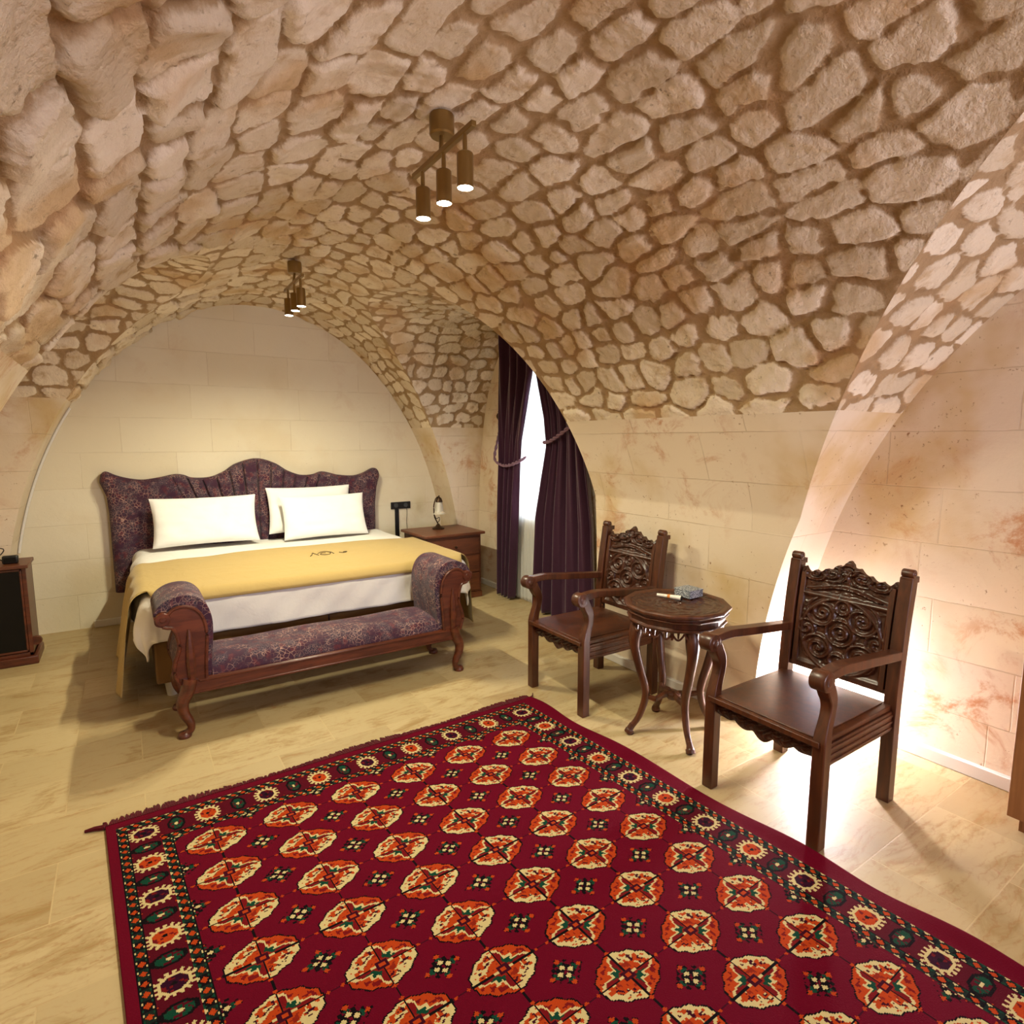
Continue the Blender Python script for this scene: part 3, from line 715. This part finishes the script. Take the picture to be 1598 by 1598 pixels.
def pillow(label, c, w, h, th, tilt, seed, group='bed pillows'):
    n = 44; rows_f, rows_b = [], []
    for i in range(n):
        v = i/(n-1)*2-1; rf, rb_ = [], []
        for j in range(n):
            u = j/(n-1)*2-1
            e = max(0, (1-abs(u)**2.6))*max(0, (1-abs(v)**2.6)); p = e**.42
            pin = 1-.055*(1-abs(u)**2)*abs(v)**8; pin2 = 1-.05*(1-abs(v)**2)*abs(u)**8
            x, z = u*w/2*pin2, v*h/2*pin
            dn = (vnoise(np.float64(u*4+seed), np.float64(v*4), seed)-.5)*.02*p
            sag = .10*th*(-v)
            rf.append((x, -(th/2*p+sag*p+dn)-.002, z)); rb_.append((x, th/2*p+.002, z))
        rows_f.append(rf); rows_b.append(rb_)
    m = MB().grid(rows_f); m.grid(rows_b)
    for k in (0, -1):
        m.grid([rows_f[k], rows_b[k]]); m.grid([[r[k] for r in rows_f], [r[k] for r in rows_b]])
    o = mesh_obj('pillow', m, M['pillow'], None, angle=180); o.location = c; o.rotation_euler = (-tilt, 0, 0)
    return tag(o, label, 'pillow', group)
pillow('white pillow leaning on the left half of the headboard', (.575, 5.73, .90), .84, .43, .17, .30, 2)
pillow('white pillow in front on the right half of the headboard', (1.585, 5.64, .88), .80, .42, .16, .34, 5)
pillow('white pillow showing behind the front right-hand pillow', (1.50, 5.835, .935), .80, .44, .12, .16, 9)

# ------------------------------------------------------------------ upholstered bench
bench = thing('bench', 'purple upholstered bench with rolled arms at the foot of the bed', 'bench', (1.02, 3.68, 0))
FY, BY = -.215, .215
def barm(sg):
    """arm outline in x (outwards) and z"""
    inn = [(.69, .30), (.685, .42), (.672, .55), (.675, .65), (.705, .73), (.765, .775), (.85, .775), (.915, .74), (.945, .69), (.935, .645), (.905, .63), (.878, .648)]
    out = [(.868, .615), (.848, .57), (.842, .50), (.862, .43), (.868, .37), (.84, .30)]
    return [(sg*x, z) for x, z in smoothpoly(inn, 5)+smoothpoly(out, 5)]
for sg in (-1, 1):
    o_ = barm(sg)
    mesh_obj('arm_upholstery', MB().prism(o_, FY+.02, BY-.02), M['brocade'], bench, angle=45, bevel=.006)
    wi = [(x, z) for x, z in o_]
    # wooden front and back facings: a raised S-shaped moulding that follows the outline
    for name, ya, yb in (('arm_front', FY-.005, FY+.022), ('arm_back', BY-.022, BY+.005)):
        n = len(wi); cxz = np.array(wi); cen = cxz.mean(0)
        inn = smoothpoly([(.722, .30), (.716, .42), (.706, .55), (.716, .64), (.75, .70), (.80, .725), (.85, .72), (.885, .69), (.90, .665)], 5)
        out = smoothpoly([(.945, .69), (.94, .645), (.905, .625), (.875, .615), (.856, .57), (.850, .50), (.872, .43), (.880, .37), (.86, .30)], 5)
        mb = MB().prism([(sg*x, z) for x, z in inn+out], ya, yb)
        mb.tube([(sg*x, ya, z) for x, z in inn], .009, 8); mb.tube([(sg*(x-.012), ya, z) for x, z in out[8:]], .009, 8)
        mb.tube([(sg*.79, ya-.004, z) for z in (.31, .42, .52, .60)], [.018, .024, .018, .006], 8)
        scroll_cyl(mb, (sg*.905, (ya+yb)/2, .672), .036, .045)
        mesh_obj(name, mb, M['wood_red'], bench, angle=40)
rows = []
for v in np.linspace(0, 1, 24):
    rows.append([(x, FY+.01+(BY-FY-.02)*v, .325+.085*(max(0, 1-abs(2*v-1)**5))**.5*(max(0, 1-abs(x/.70)**30))**.3+.008*math.sin(x*9+v*3)*min(1, 4*v*(1-v))) for x in np.linspace(-.69, .69, 80)])
mesh_obj('seat_cushion', MB().grid(rows).box(-.69, .69, FY+.01, BY-.01, .30, .326), M['brocade'], bench, angle=50)
for nm, ya, yb in (('front_rail', FY-.008, FY+.03), ('rear_rail', BY-.03, BY+.008)):
    r_ = MB().box(-.80, .80, ya, yb, .235, .318)
    if nm == 'front_rail': r_.box(-.76, .76, ya-.006, ya+.004, .238, .252); r_.box(-.76, .76, ya-.006, ya+.004, .300, .315)
    mesh_obj(nm, r_, M['wood_red'], bench, bevel=.005)
for sg in (-1, 1):
    mesh_obj('end_rail', MB().box(sg*.80-.02, sg*.80+.02, FY+.02, BY-.02, .235, .318), M['wood_red'], bench)
    for y, dy in ((FY+.012, -1), (BY-.012, 1)):
        pf = smoothpoly([(.80, .325), (.815, .26), (.842, .20), (.838, .14), (.812, .08), (.812, .04), (.842, .012)], 6); m_ = len(pf)
        rs = [.052-.028*min(1, i/(m_*.75)) for i in range(m_)]
        lg = MB().tube([(sg*q[0], y+dy*.010*math.sin(i/m_*PI), q[1]) for i, q in enumerate(pf)], rs, 10, ref=(0, 1, 0), sx=.8)
        lg.lathe([(0, 0), (.032, 0), (.036, .012), (.026, .03), (0, .034)], (sg*.842, y, 0), 14)
        mesh_obj('leg', lg, M['wood_red'], bench, angle=60)

# ------------------------------------------------------------------ nightstand, lamp, sockets
ns = thing('nightstand', 'brown wooden nightstand to the right of the bed, carrying the small lamp', 'nightstand', (2.688, 5.345, 0))
mesh_obj('body', MB().box(-.30, .30, -.27, .28, .06, .655), M['wood_ns'], ns, bevel=.004)
mesh_obj('top', MB().box(-.335, .335, -.305, .29, .655, .682), M['wood_ns'], ns, bevel=.006)
mesh_obj('plinth', MB().box(-.31, .31, -.28, .285, 0, .06), M['wood_ns'], ns, bevel=.004)
for k in range(3):
    z0 = .085+k*.187; d_ = mesh_obj('drawer', MB().box(-.275, .275, -.286, -.268, z0, z0+.172), M['wood_ns'], ns, bevel=.006)
    mesh_obj('knob', MB().lathe([(0, -.312), (.012, -.312), (.015, -.304), (.008, -.295), (.008, -.285), (0, -.285)], (0, 0, z0+.088), 14, 'y'), M['bronze'], d_)
tl = thing('table_lamp', 'small table lamp with frosted tulip shade on the nightstand', 'lamp', (2.69, 5.44, .682))
mesh_obj('base', MB().lathe([(0, 0), (.062, 0), (.064, .010), (.048, .020), (.030, .028), (.018, .045), (.010, .055), (0, .055)], (0, 0, 0), 24), M['bronze'], tl)
pth = smoothpoly([(0, 0, .05), (-.018, 0, .085), (-.040, 0, .13), (-.046, 0, .19), (-.045, 0, .25), (-.025, 0, .315), (.005, 0, .335), (.018, 0, .325)], 6)
mesh_obj('arm', MB().tube(pth, .0065, 8).tube(smoothpoly([(-.012, 0, .06), (.015, 0, .09), (.012, 0, .12), (-.02, 0, .11), (-.04, 0, .15)], 6), .004, 6), M['bronze'], tl)
mesh_obj('shade_cap', MB().lathe([(0, .352), (.006, .350), (.008, .335), (.026, .318), (.036, .290), (.038, .282), (0, .282)], (.014, 0, 0), 20), M['bronze'], tl)
mesh_obj('shade', MB().lathe([(.030, .286), (.036, .27), (.040, .24), (.044, .20), (.056, .172), (.070, .158), (.066, .160), (.040, .20), (.034, .25), (.028, .284)], (.014, 0, 0), 28), M['frost'], tl, solid=0)
sk = thing('wall_socket', 'black double socket plate with cable duct on the wall right of the headboard', 'socket', (2.53, 6.05, .70))
mesh_obj('plate', MB().box(-.115, .115, -.016, -.001, .145, .222), M['black'], sk, bevel=.004)
for sx in (-.057, .057):
    mesh_obj('socket_insert', MB().lathe([(0, -.019), (.022, -.019), (.025, -.016), (.025, -.012), (0, -.012)], (sx, 0, .184), 20, 'y'), m_plain('grey_plastic', rgb(60, 62, 64), .4) if sx < 0 else bpy.data.materials['grey_plastic'], sk)
mesh_obj('cable_duct', MB().box(-.07, -.025, -.018, -.001, -.16, .146), M['black'], sk, bevel=.003)
mesh_obj('thin_cord', MB().tube(smoothpoly([(.07, -.014, .15), (.072, -.012, .08), (.066, -.012, 0), (.07, -.012, -.1)], 6), .0022, 6), M['black'], sk)

# ------------------------------------------------------------------ left cabinet with black glass door
cb = thing('minibar_cabinet', 'dark wooden cabinet with black glass door at the left edge by the wall', 'cabinet', (-.82, 5.455, 0))
f_ = MB(); f_.box(-.21, -.185, -.165, .16, .06, .70); f_.box(.165, .19, -.165, .16, .06, .70); f_.box(-.21, .19, .14, .16, .06, .70); f_.box(-.21, .19, -.165, .16, .06, .085)
mesh_obj('carcass', f_, M['wood_red'], cb, bevel=.003)
mesh_obj('top', MB().box(-.225, .205, -.185, .165, .70, .725), M['wood_ns'], cb, bevel=.004)
mesh_obj('plinth', MB().box(-.22, .215, -.19, .165, 0, .06), M['wood_red'], cb, bevel=.006)
mesh_obj('foot_scroll', MB().lathe([(0, -.02), (.03, -.02), (.034, 0), (.03, .02), (0, .02)], (.205, -.10, .15), 16, 'y'), M['wood_red'], cb)
dr = mesh_obj('door', MB().box(-.185, -.172, -.170, -.152, .09, .695).box(.152, .165, -.170, -.152, .09, .695).box(-.185, .165, -.170, -.152, .09, .105).box(-.185, .165, -.170, -.152, .68, .695), M['wood_red'], cb, bevel=.003)
mesh_obj('glass_panel', MB().box(-.172, .152, -.165, -.157, .105, .68), M['blackglass'], dr)
dk = thing('small_box', 'small black box with looped cord on top of the left cabinet', 'box', (-.72, 5.395, .725))
mesh_obj('case', MB().box(-.045, .045, -.025, .025, 0, .058), M['black'], dk, bevel=.010)
mesh_obj('front_panel', MB().box(-.034, .034, -.0262, -.024, .014, .046), M['blackglass'], dk)
mesh_obj('loop_cord', MB().tube(smoothpoly([(-.05, .02, .02), (-.09, .03, .07), (-.075, .03, .11), (-.035, .03, .10), (-.06, .03, .06), (-.12, .03, .04)], 8), .0035, 6), M['black'], dk)

# ------------------------------------------------------------------ wardrobe at the right edge
wd = thing('wardrobe', 'low brown wooden cabinet cut off by the right edge of the view', 'cabinet', (3.10, .10, 0))
mesh_obj('body', MB().box(-.165, .14, -.60, .632, .07, 1.15), M['wood_mdf'], wd, bevel=.003)
mesh_obj('plinth', MB().box(-.125, .13, -.57, .60, 0, .07), M['wood_mdf'], wd)
for k, (a, b) in enumerate(((-.595, .010), (.016, .628))):
    d_ = mesh_obj('door', MB().box(-.185, -.166, a, b, .075, 1.145), M['wood_mdf'], wd, bevel=.003)
    yk = b-.04 if k == 0 else a+.04
    mesh_obj('handle', MB().tube([(-.186, yk, .66), (-.21, yk, .67), (-.21, yk, .77), (-.186, yk, .78)], .005, 8), M['brass'], d_)

# ------------------------------------------------------------------ curtains
def b1_top(y): return B1H*(max(0, 1-(abs(y-B1C)/B1A)**B1N))**(1/B1N)
def drapery(name, label, zs, y0s, y1s, x0, amp, folds, seed, mat, base, tieback=None):
    t = thing(name, label, 'curtain', base)
    nz, nu = 90, 150; rows = []
    for k in range(nz):
        z = .02+(zs[-1]-.02)*k/(nz-1); a, b = np.interp(z, zs, y0s), np.interp(z, zs, y1s); row = []
        wid = abs(b-a)
        for u in np.linspace(0, 1, nu):
            y = a+(b-a)*u; q = u*folds+.12*math.sin(u*9+seed)
            s = math.sin(2*PI*q+.5*math.sin(z*1.3+seed)); s = math.copysign(abs(s)**.75, s)
            am = amp*(.55+.45*min(1, wid/.5))
            x = x0-am*s+.012*math.sin(q*13+z*2)
            zz = min(z, b1_top(y)-.03)
            row.append((x-base[0], y-base[1], zz-base[2]))
        rows.append(row)
    mesh_obj('fabric', MB().grid(rows), mat, t, angle=180, solid=.006)
    return t
zsL = [0, .05, .9, 1.40, 1.6, 2.2, 2.66]
cl = drapery('curtain', 'dark purple velvet curtain panel left of the bright gap in the window',
        zsL, [5.01, 5.01, 4.98, 4.95, 4.955, 4.97, 4.98], [4.76, 4.75, 4.67, 4.625, 4.60, 4.42, 4.385], 3.168, .040, 3.6, 1, M['velvet'], (3.19, 4.8, 0.02))
zsR = [0, .05, .9, 1.55, 1.8, 2.2, 2.66]
cr_ = drapery('curtain', 'dark purple velvet curtain panel right of the bright gap in the window',
        zsR, [4.42, 4.42, 4.36, 4.18, 4.22, 4.345, 4.38], [3.56, 3.56, 3.60, 3.70, 3.70, 3.72, 3.72], 3.168, .042, 5.0, 4, M['velvet'], (3.19, 4.0, 0.02))
for c_ in (cl, cr_): c_['group'] = 'purple window curtains'
def rope(parent, pts, base):
    P = smoothpoly([tuple(np.array(p)-np.array(base)) for p in pts], 10); n = len(P); mb = MB()
    for ph in (0, PI):
        mb.tube([(p[0]+.008*math.cos(i*.9+ph), p[1]+.004*math.sin(i*.9+ph), p[2]+.008*math.sin(i*.9+ph)) for i, p in enumerate(P)], .009, 6)
    mesh_obj('tieback_rope', mb, M['velvet_light'], parent)
rope(cl, [(3.235, 5.095, 1.70), (3.17, 5.04, 1.58), (3.094, 4.97, 1.42), (3.094, 4.85, 1.36), (3.10, 4.72, 1.36), (3.15, 4.62, 1.40), (3.21, 4.60, 1.44)], (3.19, 4.8, .02))
rope(cr_, [(3.22, 4.19, 1.60), (3.104, 4.16, 1.58), (3.094, 4.04, 1.60), (3.094, 3.90, 1.66), (3.108, 3.75, 1.74), (3.2, 3.70, 1.80)], (3.19, 4.0, .02))
sh = drapery('sheer_curtain', 'white sheer curtain glowing with daylight between the purple panels',
        [0, .05, 2.0, 2.66], [4.92, 4.92, 4.90, 4.88], [4.0, 4.0, 4.0, 4.05], 3.262, .009, 15, 2, M['sheer'], (3.262, 4.45, .02))
hk = thing('curtain_holdback', 'bronze curtain holdback knob on the wall left of the purple curtain', 'hook', (3.30, 5.115, 1.80))
mesh_obj('stem', MB().tube([(0, 0, -.03), (-.05, 0, -.03), (-.062, 0, -.015), (-.062, 0, .01)], .008, 8), M['bronze'], hk)
mesh_obj('finial', MB().lathe([(0, 0), (.010, 0), (.013, .012), (.026, .030), (.029, .048), (.020, .068), (.009, .078), (.013, .090), (.006, .104), (0, .106)], (-.062, 0, 0), 18), M['bronze'], hk)
mesh_obj('rope_loop', MB().tube([(-.062, .012, -.02), (-.06, .010, -.08), (-.065, -.01, -.12)], .006, 6), M['velvet_light'], hk)

# ------------------------------------------------------------------ track lights (their own spot lamps)
def track_light(label, loc, ys, zc, watts):
    t = thing('track_light', label, 'ceiling light', loc)
    top = zc-loc[2]
    mesh_obj('canopy', MB().lathe([(0, top), (.046, top), (.048, top-.01), (.048, top-.070), (.043, top-.077), (0, top-.077)], (.02, .03, 0), 28), M['brass'], t)
    mesh_obj('mount_stem', MB().tube([(.018, .028, top-.072), (0, .0, 0)], .009, 10), M['brass'], t)
    mesh_obj('bar', MB().box(-.010, .010, -.25, .25, -.010, .010), M['brass'], t, bevel=.002)
    for y in ys:
        h = mesh_obj('spot_head', MB().lathe([(0, -.072), (.026, -.072), (.0295, -.076), (.0295, -.190), (.028, -.190), (.028, -.178), (0, -.178)], (0, y, 0), 24), M['brass'], t, angle=30)
        mesh_obj('neck', MB().tube([(0, y, -.008), (0, y, -.035), (0, y, -.074)], [.007, .0085, .0085], 10), M['brass'], h)
        mesh_obj('lens', MB().lathe([(0, -.1795), (.0278, -.1795), (.0278, -.1895), (0, -.191)], (0, y, 0), 20), M['lens'], h)
        d = bpy.data.lights.new('spot_beam', 'SPOT'); d.energy = watts; d.color = SPOT_COL; d.spot_size = math.radians(168); d.spot_blend = .9; d.shadow_soft_size = .026
        l = bpy.data.objects.new('spot_beam', d); COL.objects.link(l); l.parent = h; l.location = (0, y, -.222)
    return t
track_light('brass three-spot track light near the middle of the vault, the closer of two', (1.085, 2.12, 2.685), (.165, -.02, -.185), 2.835, SPOT_W[0])
track_light('brass three-spot track light over the bed, the farther of two', (1.07, 4.36, 2.685), (.165, -.02, -.185), 2.835, SPOT_W[1])

# ------------------------------------------------------------------ assumed slim lamp for the unseen light source behind the right chair
fl = thing('assumed_floor_lamp', 'assumed slim white floor lamp for the unseen light in the corner behind the right armchair', 'lamp', (3.195, 1.665, 0))
mesh_obj('base', MB().lathe([(0, 0), (.075, 0), (.075, .014), (.03, .022), (.022, .07), (0, .07)], (0, 0, 0), 24), M['white'], fl)
mesh_obj('tube_shade', MB().lathe([(.001, .07), (.030, .072), (.032, .09), (.032, .50), (.028, .512), (.001, .514)], (0, 0, 0), 24), m_emit('assumed_lamp_glow', (.97, .91, 1.0), ASSUMED_LAMP_E), fl)

# ------------------------------------------------------------------ rug
RW, RL, K = 2.17, 3.25, .0042
def rug_xy(p, q):
    return -.165+p+.066*q, 2.795-q+.012*p
def rug_colour(P, Q):
    C = np.empty(P.shape+(3,)); RED = np.array(rgb(110, 1, 33)); C[:] = RED
    CR, OR, GR, BK, MAR = (np.array(rgb(*c)) for c in ((226, 208, 148), (196, 70, 22), (16, 72, 52), (16, 9, 14), (66, 6, 30)))
    def put(mask, col): C[mask] = col
    W2 = 2.13; QE = RL
    sym = lambda a, L: np.minimum(a, L-a)
    # ---- field
    p0, q0, dp, dq = .352, .35, .285, .225
    fieldm = (P > .215) & (P < W2-.215) & (Q > .235) & (Q < QE-.235)
    gi, gj = np.round((P-p0)/dp), np.round((Q-q0)/dq); okc = (gi >= 0) & (gi <= 5) & (gj >= 0) & (gj <= 11)
    u, v = (P-p0-gi*dp)/.114, (Q-q0-gj*dq)/.084
    # dark lines joining the medallions
    put(fieldm & (np.abs(P-p0-gi*dp) < .0034) & okc, BK)
    put(fieldm & (np.abs(Q-q0-gj*dq) < .0026) & okc, MAR)
    # small four-dot motifs between the medallions
    hi, hj = np.floor((P-p0)/dp), np.floor((Q-q0)/dq); a, b = P-p0-(hi+.5)*dp, Q-q0-(hj+.5)*dq
    hm = fieldm & (hj >= -1) & (hj <= 11)
    dm = lambda x, y, cx, cy, r: (np.abs(np.abs(x)-cx)/1.25+np.abs(np.abs(y)-cy)) < r
    put(hm & ((np.abs(a)/.066+np.abs(b)/.052) < 1) & ((np.floor(P/.012)+np.floor(Q/.012)) % 3 == 0), BK)
    put(hm & dm(a, b, .034, .0, .012), GR); put(hm & dm(a, b, 0, .028, .010), GR)
    put(hm & dm(a, b, .014, .012, .011), BK); put(hm & (dm(a, b, .019, .0, .0125) | dm(a, b, 0, .0155, .0125)), BK); put(hm & (dm(a, b, .019, .0, .0088) | dm(a, b, 0, .0155, .0088)), CR); put(hm & (dm(a, b, .050, 0, .0085) | dm(a, b, 0, .040, .0085)), OR)
    # medallions
    au, av = np.abs(u), np.abs(v)
    oc = (au**1.7+av**1.7)**(1/1.7)*(1+.03*np.sin(np.arctan2(av, au)*12))
    gm = fieldm & okc & (oc < 1.0); quad = np.where(gi >= 3, (u*v) < 0, (u*v) > 0)
    ang = np.minimum(au, av)/np.maximum(np.maximum(au, av), 1e-6)
    put(gm, BK); inn = gm & (oc < .95)
    spk = ((np.floor(u*11)+2*np.floor(v*11)) % 4)
    spk2 = vnoise(u*9+3, v*9+gi*0, 2)
    put(inn & quad, OR)
    put(inn & quad & (oc > .50) & (spk2 > .46), CR); put(inn & quad & (oc > .86), CR)
    put(inn & quad & (oc > .55) & (oc < .78) & (vnoise(u*15, v*15, 7) > .68), MAR)
    put(inn & quad & (oc < .5) & (oc > .30) & (vnoise(u*13, v*13, 4) > .62), np.array(rgb(150, 40, 22)))
    put(inn & ~quad, OR); put(inn & ~quad & (oc > .66) & (oc < .86) & (vnoise(u*12, v*12, 9) > .58), np.array(rgb(128, 20, 24)))
    tq = np.arctan2(av, au)/(PI/2); zig = np.interp(tq, [0, .12, .24, .34, .5, .66, .76, .88, 1], [.90, .84, .62, .50, .66, .50, .62, .84, .90])
    put(inn & ~quad & (oc < zig), CR); put(inn & ~quad & (oc < zig-.115), GR)
    put(inn & ~quad & (oc < zig-.115) & ((tq < .2) | (tq > .8)), np.array(rgb(128, 18, 24)))
    put(inn & ~quad & (oc < .27), np.array(rgb(150, 34, 22)))
    put(inn & (au < .026), BK); put(inn & (av < .036), BK)
    put(gm & (au < .17) & (av < .17), MAR); put(gm & (au < .08) & (av < .08), OR)
    put(gm & (np.abs(av-.0) < .05) & (au > .16) & (au < .30), CR)
    put(fieldm & okc & (np.abs(au-1.06)+av < .07), OR); put(fieldm & okc & (np.abs(av-1.06)+au < .08), OR)
    # ---- borders
    def guard(x, s, ln):
        """narrow stripe: x across (-.5..+.5 of its width), s along"""
        k = np.floor(s/.041); f = s/.041-k-.5; m = ln
        put(m, np.where((k % 2 == 0)[..., None], BK*1.2, np.array(rgb(24, 40, 34)))[m])
        put(m & (np.abs(f)*1.0+np.abs(x)*1.0 < .30), OR)
        put(m & (np.abs(f-.30)+.5-x < .26) & (x > .2), CR); put(m & (np.abs(f+.30)+.5+x < .26) & (x < -.2), CR)
        put(m & (np.abs(f-.30)+.5+x < .26) & (x < -.2), GR); put(m & (np.abs(f+.30)+.5-x < .26) & (x > .2), GR)
        put(m & (np.abs(x) > .44), BK)
    def motif(m, x, s, per, org, n0):
        """x across the border, s along: toothed octagons and green rosettes in turn"""
        k = np.round((s-org)/per); t = s-org-k*per
        rx, rs_ = np.abs(x)/.056, np.abs(t)/.047
        o1 = np.maximum(np.maximum(rx, rs_), (rx+rs_)/1.45); th = np.arctan2(t*1.15, x)
        teeth = (np.floor(th/(2*PI)*32) % 2 == 0)
        put(m & (o1 < 1.05) & (o1 > .72) & teeth, CR); put(m & (o1 < .80), CR)
        put(m & (o1 < .62) & ((k+n0) % 2 == 0), np.array(rgb(52, 6, 36))); put(m & (o1 < .62) & ((k+n0) % 2 != 0), OR)
        put(m & (o1 < .62) & (vnoise(x*110, t*110, 6) > .64), np.array(rgb(120, 20, 26))); put(m & (o1 < .14), BK)
        t2 = s-org-(np.floor((s-org)/per)+.5)*per
        r2x, r2s = np.abs(x)/.050, np.abs(t2)/.030
        o2 = np.maximum(np.maximum(r2x, r2s), (r2x+r2s)/1.4)
        put(m & (o2 < 1.0) & (o2 > .74), BK); put(m & (o2 < .74) & (vnoise(x*130, t2*130, 3) > .42), GR); put(m & (o2 < .2), CR)
        e = np.abs(np.abs(t2)-.012); put(m & (np.abs(np.abs(x)-.064) < .010) & (np.abs(t2) < .018-np.abs(np.abs(x)-.064)), CR)
        put(m & (np.abs(np.abs(x)-.060) < .012) & (np.abs(np.abs(t)-.062) < .012-np.abs(np.abs(x)-.060)), OR)
    dP, dQ = sym(P, W2), sym(Q, QE)
    inb = (dP > .035) & (dQ > .035)
    side = inb & (dP < .215) & (dP <= dQ-.0); ends = inb & (dQ < .235) & (dQ < dP)
    put(inb & ((dP < .215) | (dQ < .235)), np.array(rgb(92, 6, 28)))
    sgn = np.where(P < W2/2, 1, -1)
    motif((dP > .072) & (dP < .175) & (dQ > .075), (dP-.123), Q, .2065, .14, 0)
    motif((dQ > .085) & (dQ < .195) & (dP > .175), (dQ-.140), P, .2363, .12, 0)
    guard((dP-.053)/.037, Q, (dP > .035) & (dP < .072) & (dQ > .05))
    guard((dP-.195)/.037, Q, (dP > .176) & (dP < .213) & (dQ > .205))
    guard((dQ-.064)/.036, P, (dQ > .046) & (dQ < .082) & (dP > .035))
    guard((dQ-.216)/.036, P, (dQ > .198) & (dQ < .234) & (dP > .178))
    return np.clip(C*.66, 0, 1)
def build_rug():
    nu, nq = int(RW/K), int(RL/K)
    p = np.linspace(0, RW, nu+1); q = np.linspace(0, RL, nq+1); Pg, Qg = np.meshgrid(p, q); X, Y = rug_xy(Pg, Qg)
    dR = RW-Pg
    bulge = sst(.07-dR, 0, .07)*(.5+.5*np.sin(Qg*9+1.0*np.sin(Qg*3)))
    X = X+bulge*.012
    Z = .012+bulge*.012+.002*np.sin(Pg*4)*np.sin(Qg*3)
    V = np.stack([X, Y, Z], -1).reshape(-1, 3); n1 = nu+1
    idx = np.arange(V.shape[0]).reshape(nq+1, n1); F = np.stack([idx[1:, :-1], idx[1:, 1:], idx[:-1, 1:], idx[:-1, :-1]], -1).reshape(-1, 4)
    Pc, Qc = np.meshgrid((p[1:]+p[:-1])/2, (q[1:]+q[:-1])/2); Ccol = rug_colour(Pc, Qc).reshape(-1, 3)
    ring = np.r_[idx[0, :-1], idx[:-1, -1], idx[-1, :0:-1], idx[:0:-1, 0]]; k = len(V); low = V[ring].copy(); low[:, 2] = .0005
    V = np.concatenate([V, low]); m = len(ring); j = np.arange(m); SF = np.stack([ring, ring[(j+1) % m], k+(j+1) % m, k+j], -1)
    F = np.concatenate([F, SF]); Ccol = np.concatenate([Ccol, np.tile(rgb(84, 4, 20), (m, 1))])
    me = bpy.data.meshes.new('pile'); me.vertices.add(len(V)); me.vertices.foreach_set('co', (V-np.array((.95, 1.2, 0))).ravel())
    me.loops.add(F.size); me.loops.foreach_set('vertex_index', F.ravel().astype(int)); me.polygons.add(len(F)); me.polygons.foreach_set('loop_start', np.arange(0, F.size, 4)); me.update(calc_edges=True)
    at = me.attributes.new('knot', 'FLOAT_COLOR', 'FACE'); at.data.foreach_set('color', np.concatenate([Ccol, np.ones((len(F), 1))], 1).ravel())
    t = thing('rug', 'dark red carpet with rows of orange and cream medallions on the stone floor', 'rug', (.95, 1.2, 0))
    o = bpy.data.objects.new('pile', me); COL.objects.link(o); o.parent = t; me.materials.append(M['rug'])
    rng = random.Random(3)
    for e in (0, 1):
        fr = MB(); s = 0.0
        while s < RW:
            qq = 0 if e == 0 else RL; sg = -1 if e == 0 else 1
            ln = .040+.016*math.sin(s*7)+rng.uniform(-.008, .008)
            if rng.random() < .06: ln *= .6
            x0, y0 = rug_xy(s, qq); x1, y1 = rug_xy(s+rng.uniform(-.012, .012), qq+sg*ln)
            fr.tube([(x0-.95, y0-1.2, .010), ((x0+x1)/2-.95, (y0+y1)/2-1.2, .011+rng.uniform(0, .004)), (x1-.95, y1-1.2, .005)], [.0055, .006, .004], 5); s += .0075
        for s, dx in ((0.0, -.07), (RW, .06)) if e == 0 else ():
            x0, y0 = rug_xy(s, 0); fr.tube([(x0-.95, y0-1.2, .01), (x0+dx*.5-.95, y0+.012-1.2, .010), (x0+dx-.95, y0+.02+(.03 if dx > 0 else 0)-1.2, .006)], [.012 if dx < 0 else .006, .010 if dx < 0 else .004, .006 if dx < 0 else .003], 6)
        mesh_obj('fringe', fr, M['fringe'], t)
build_rug()
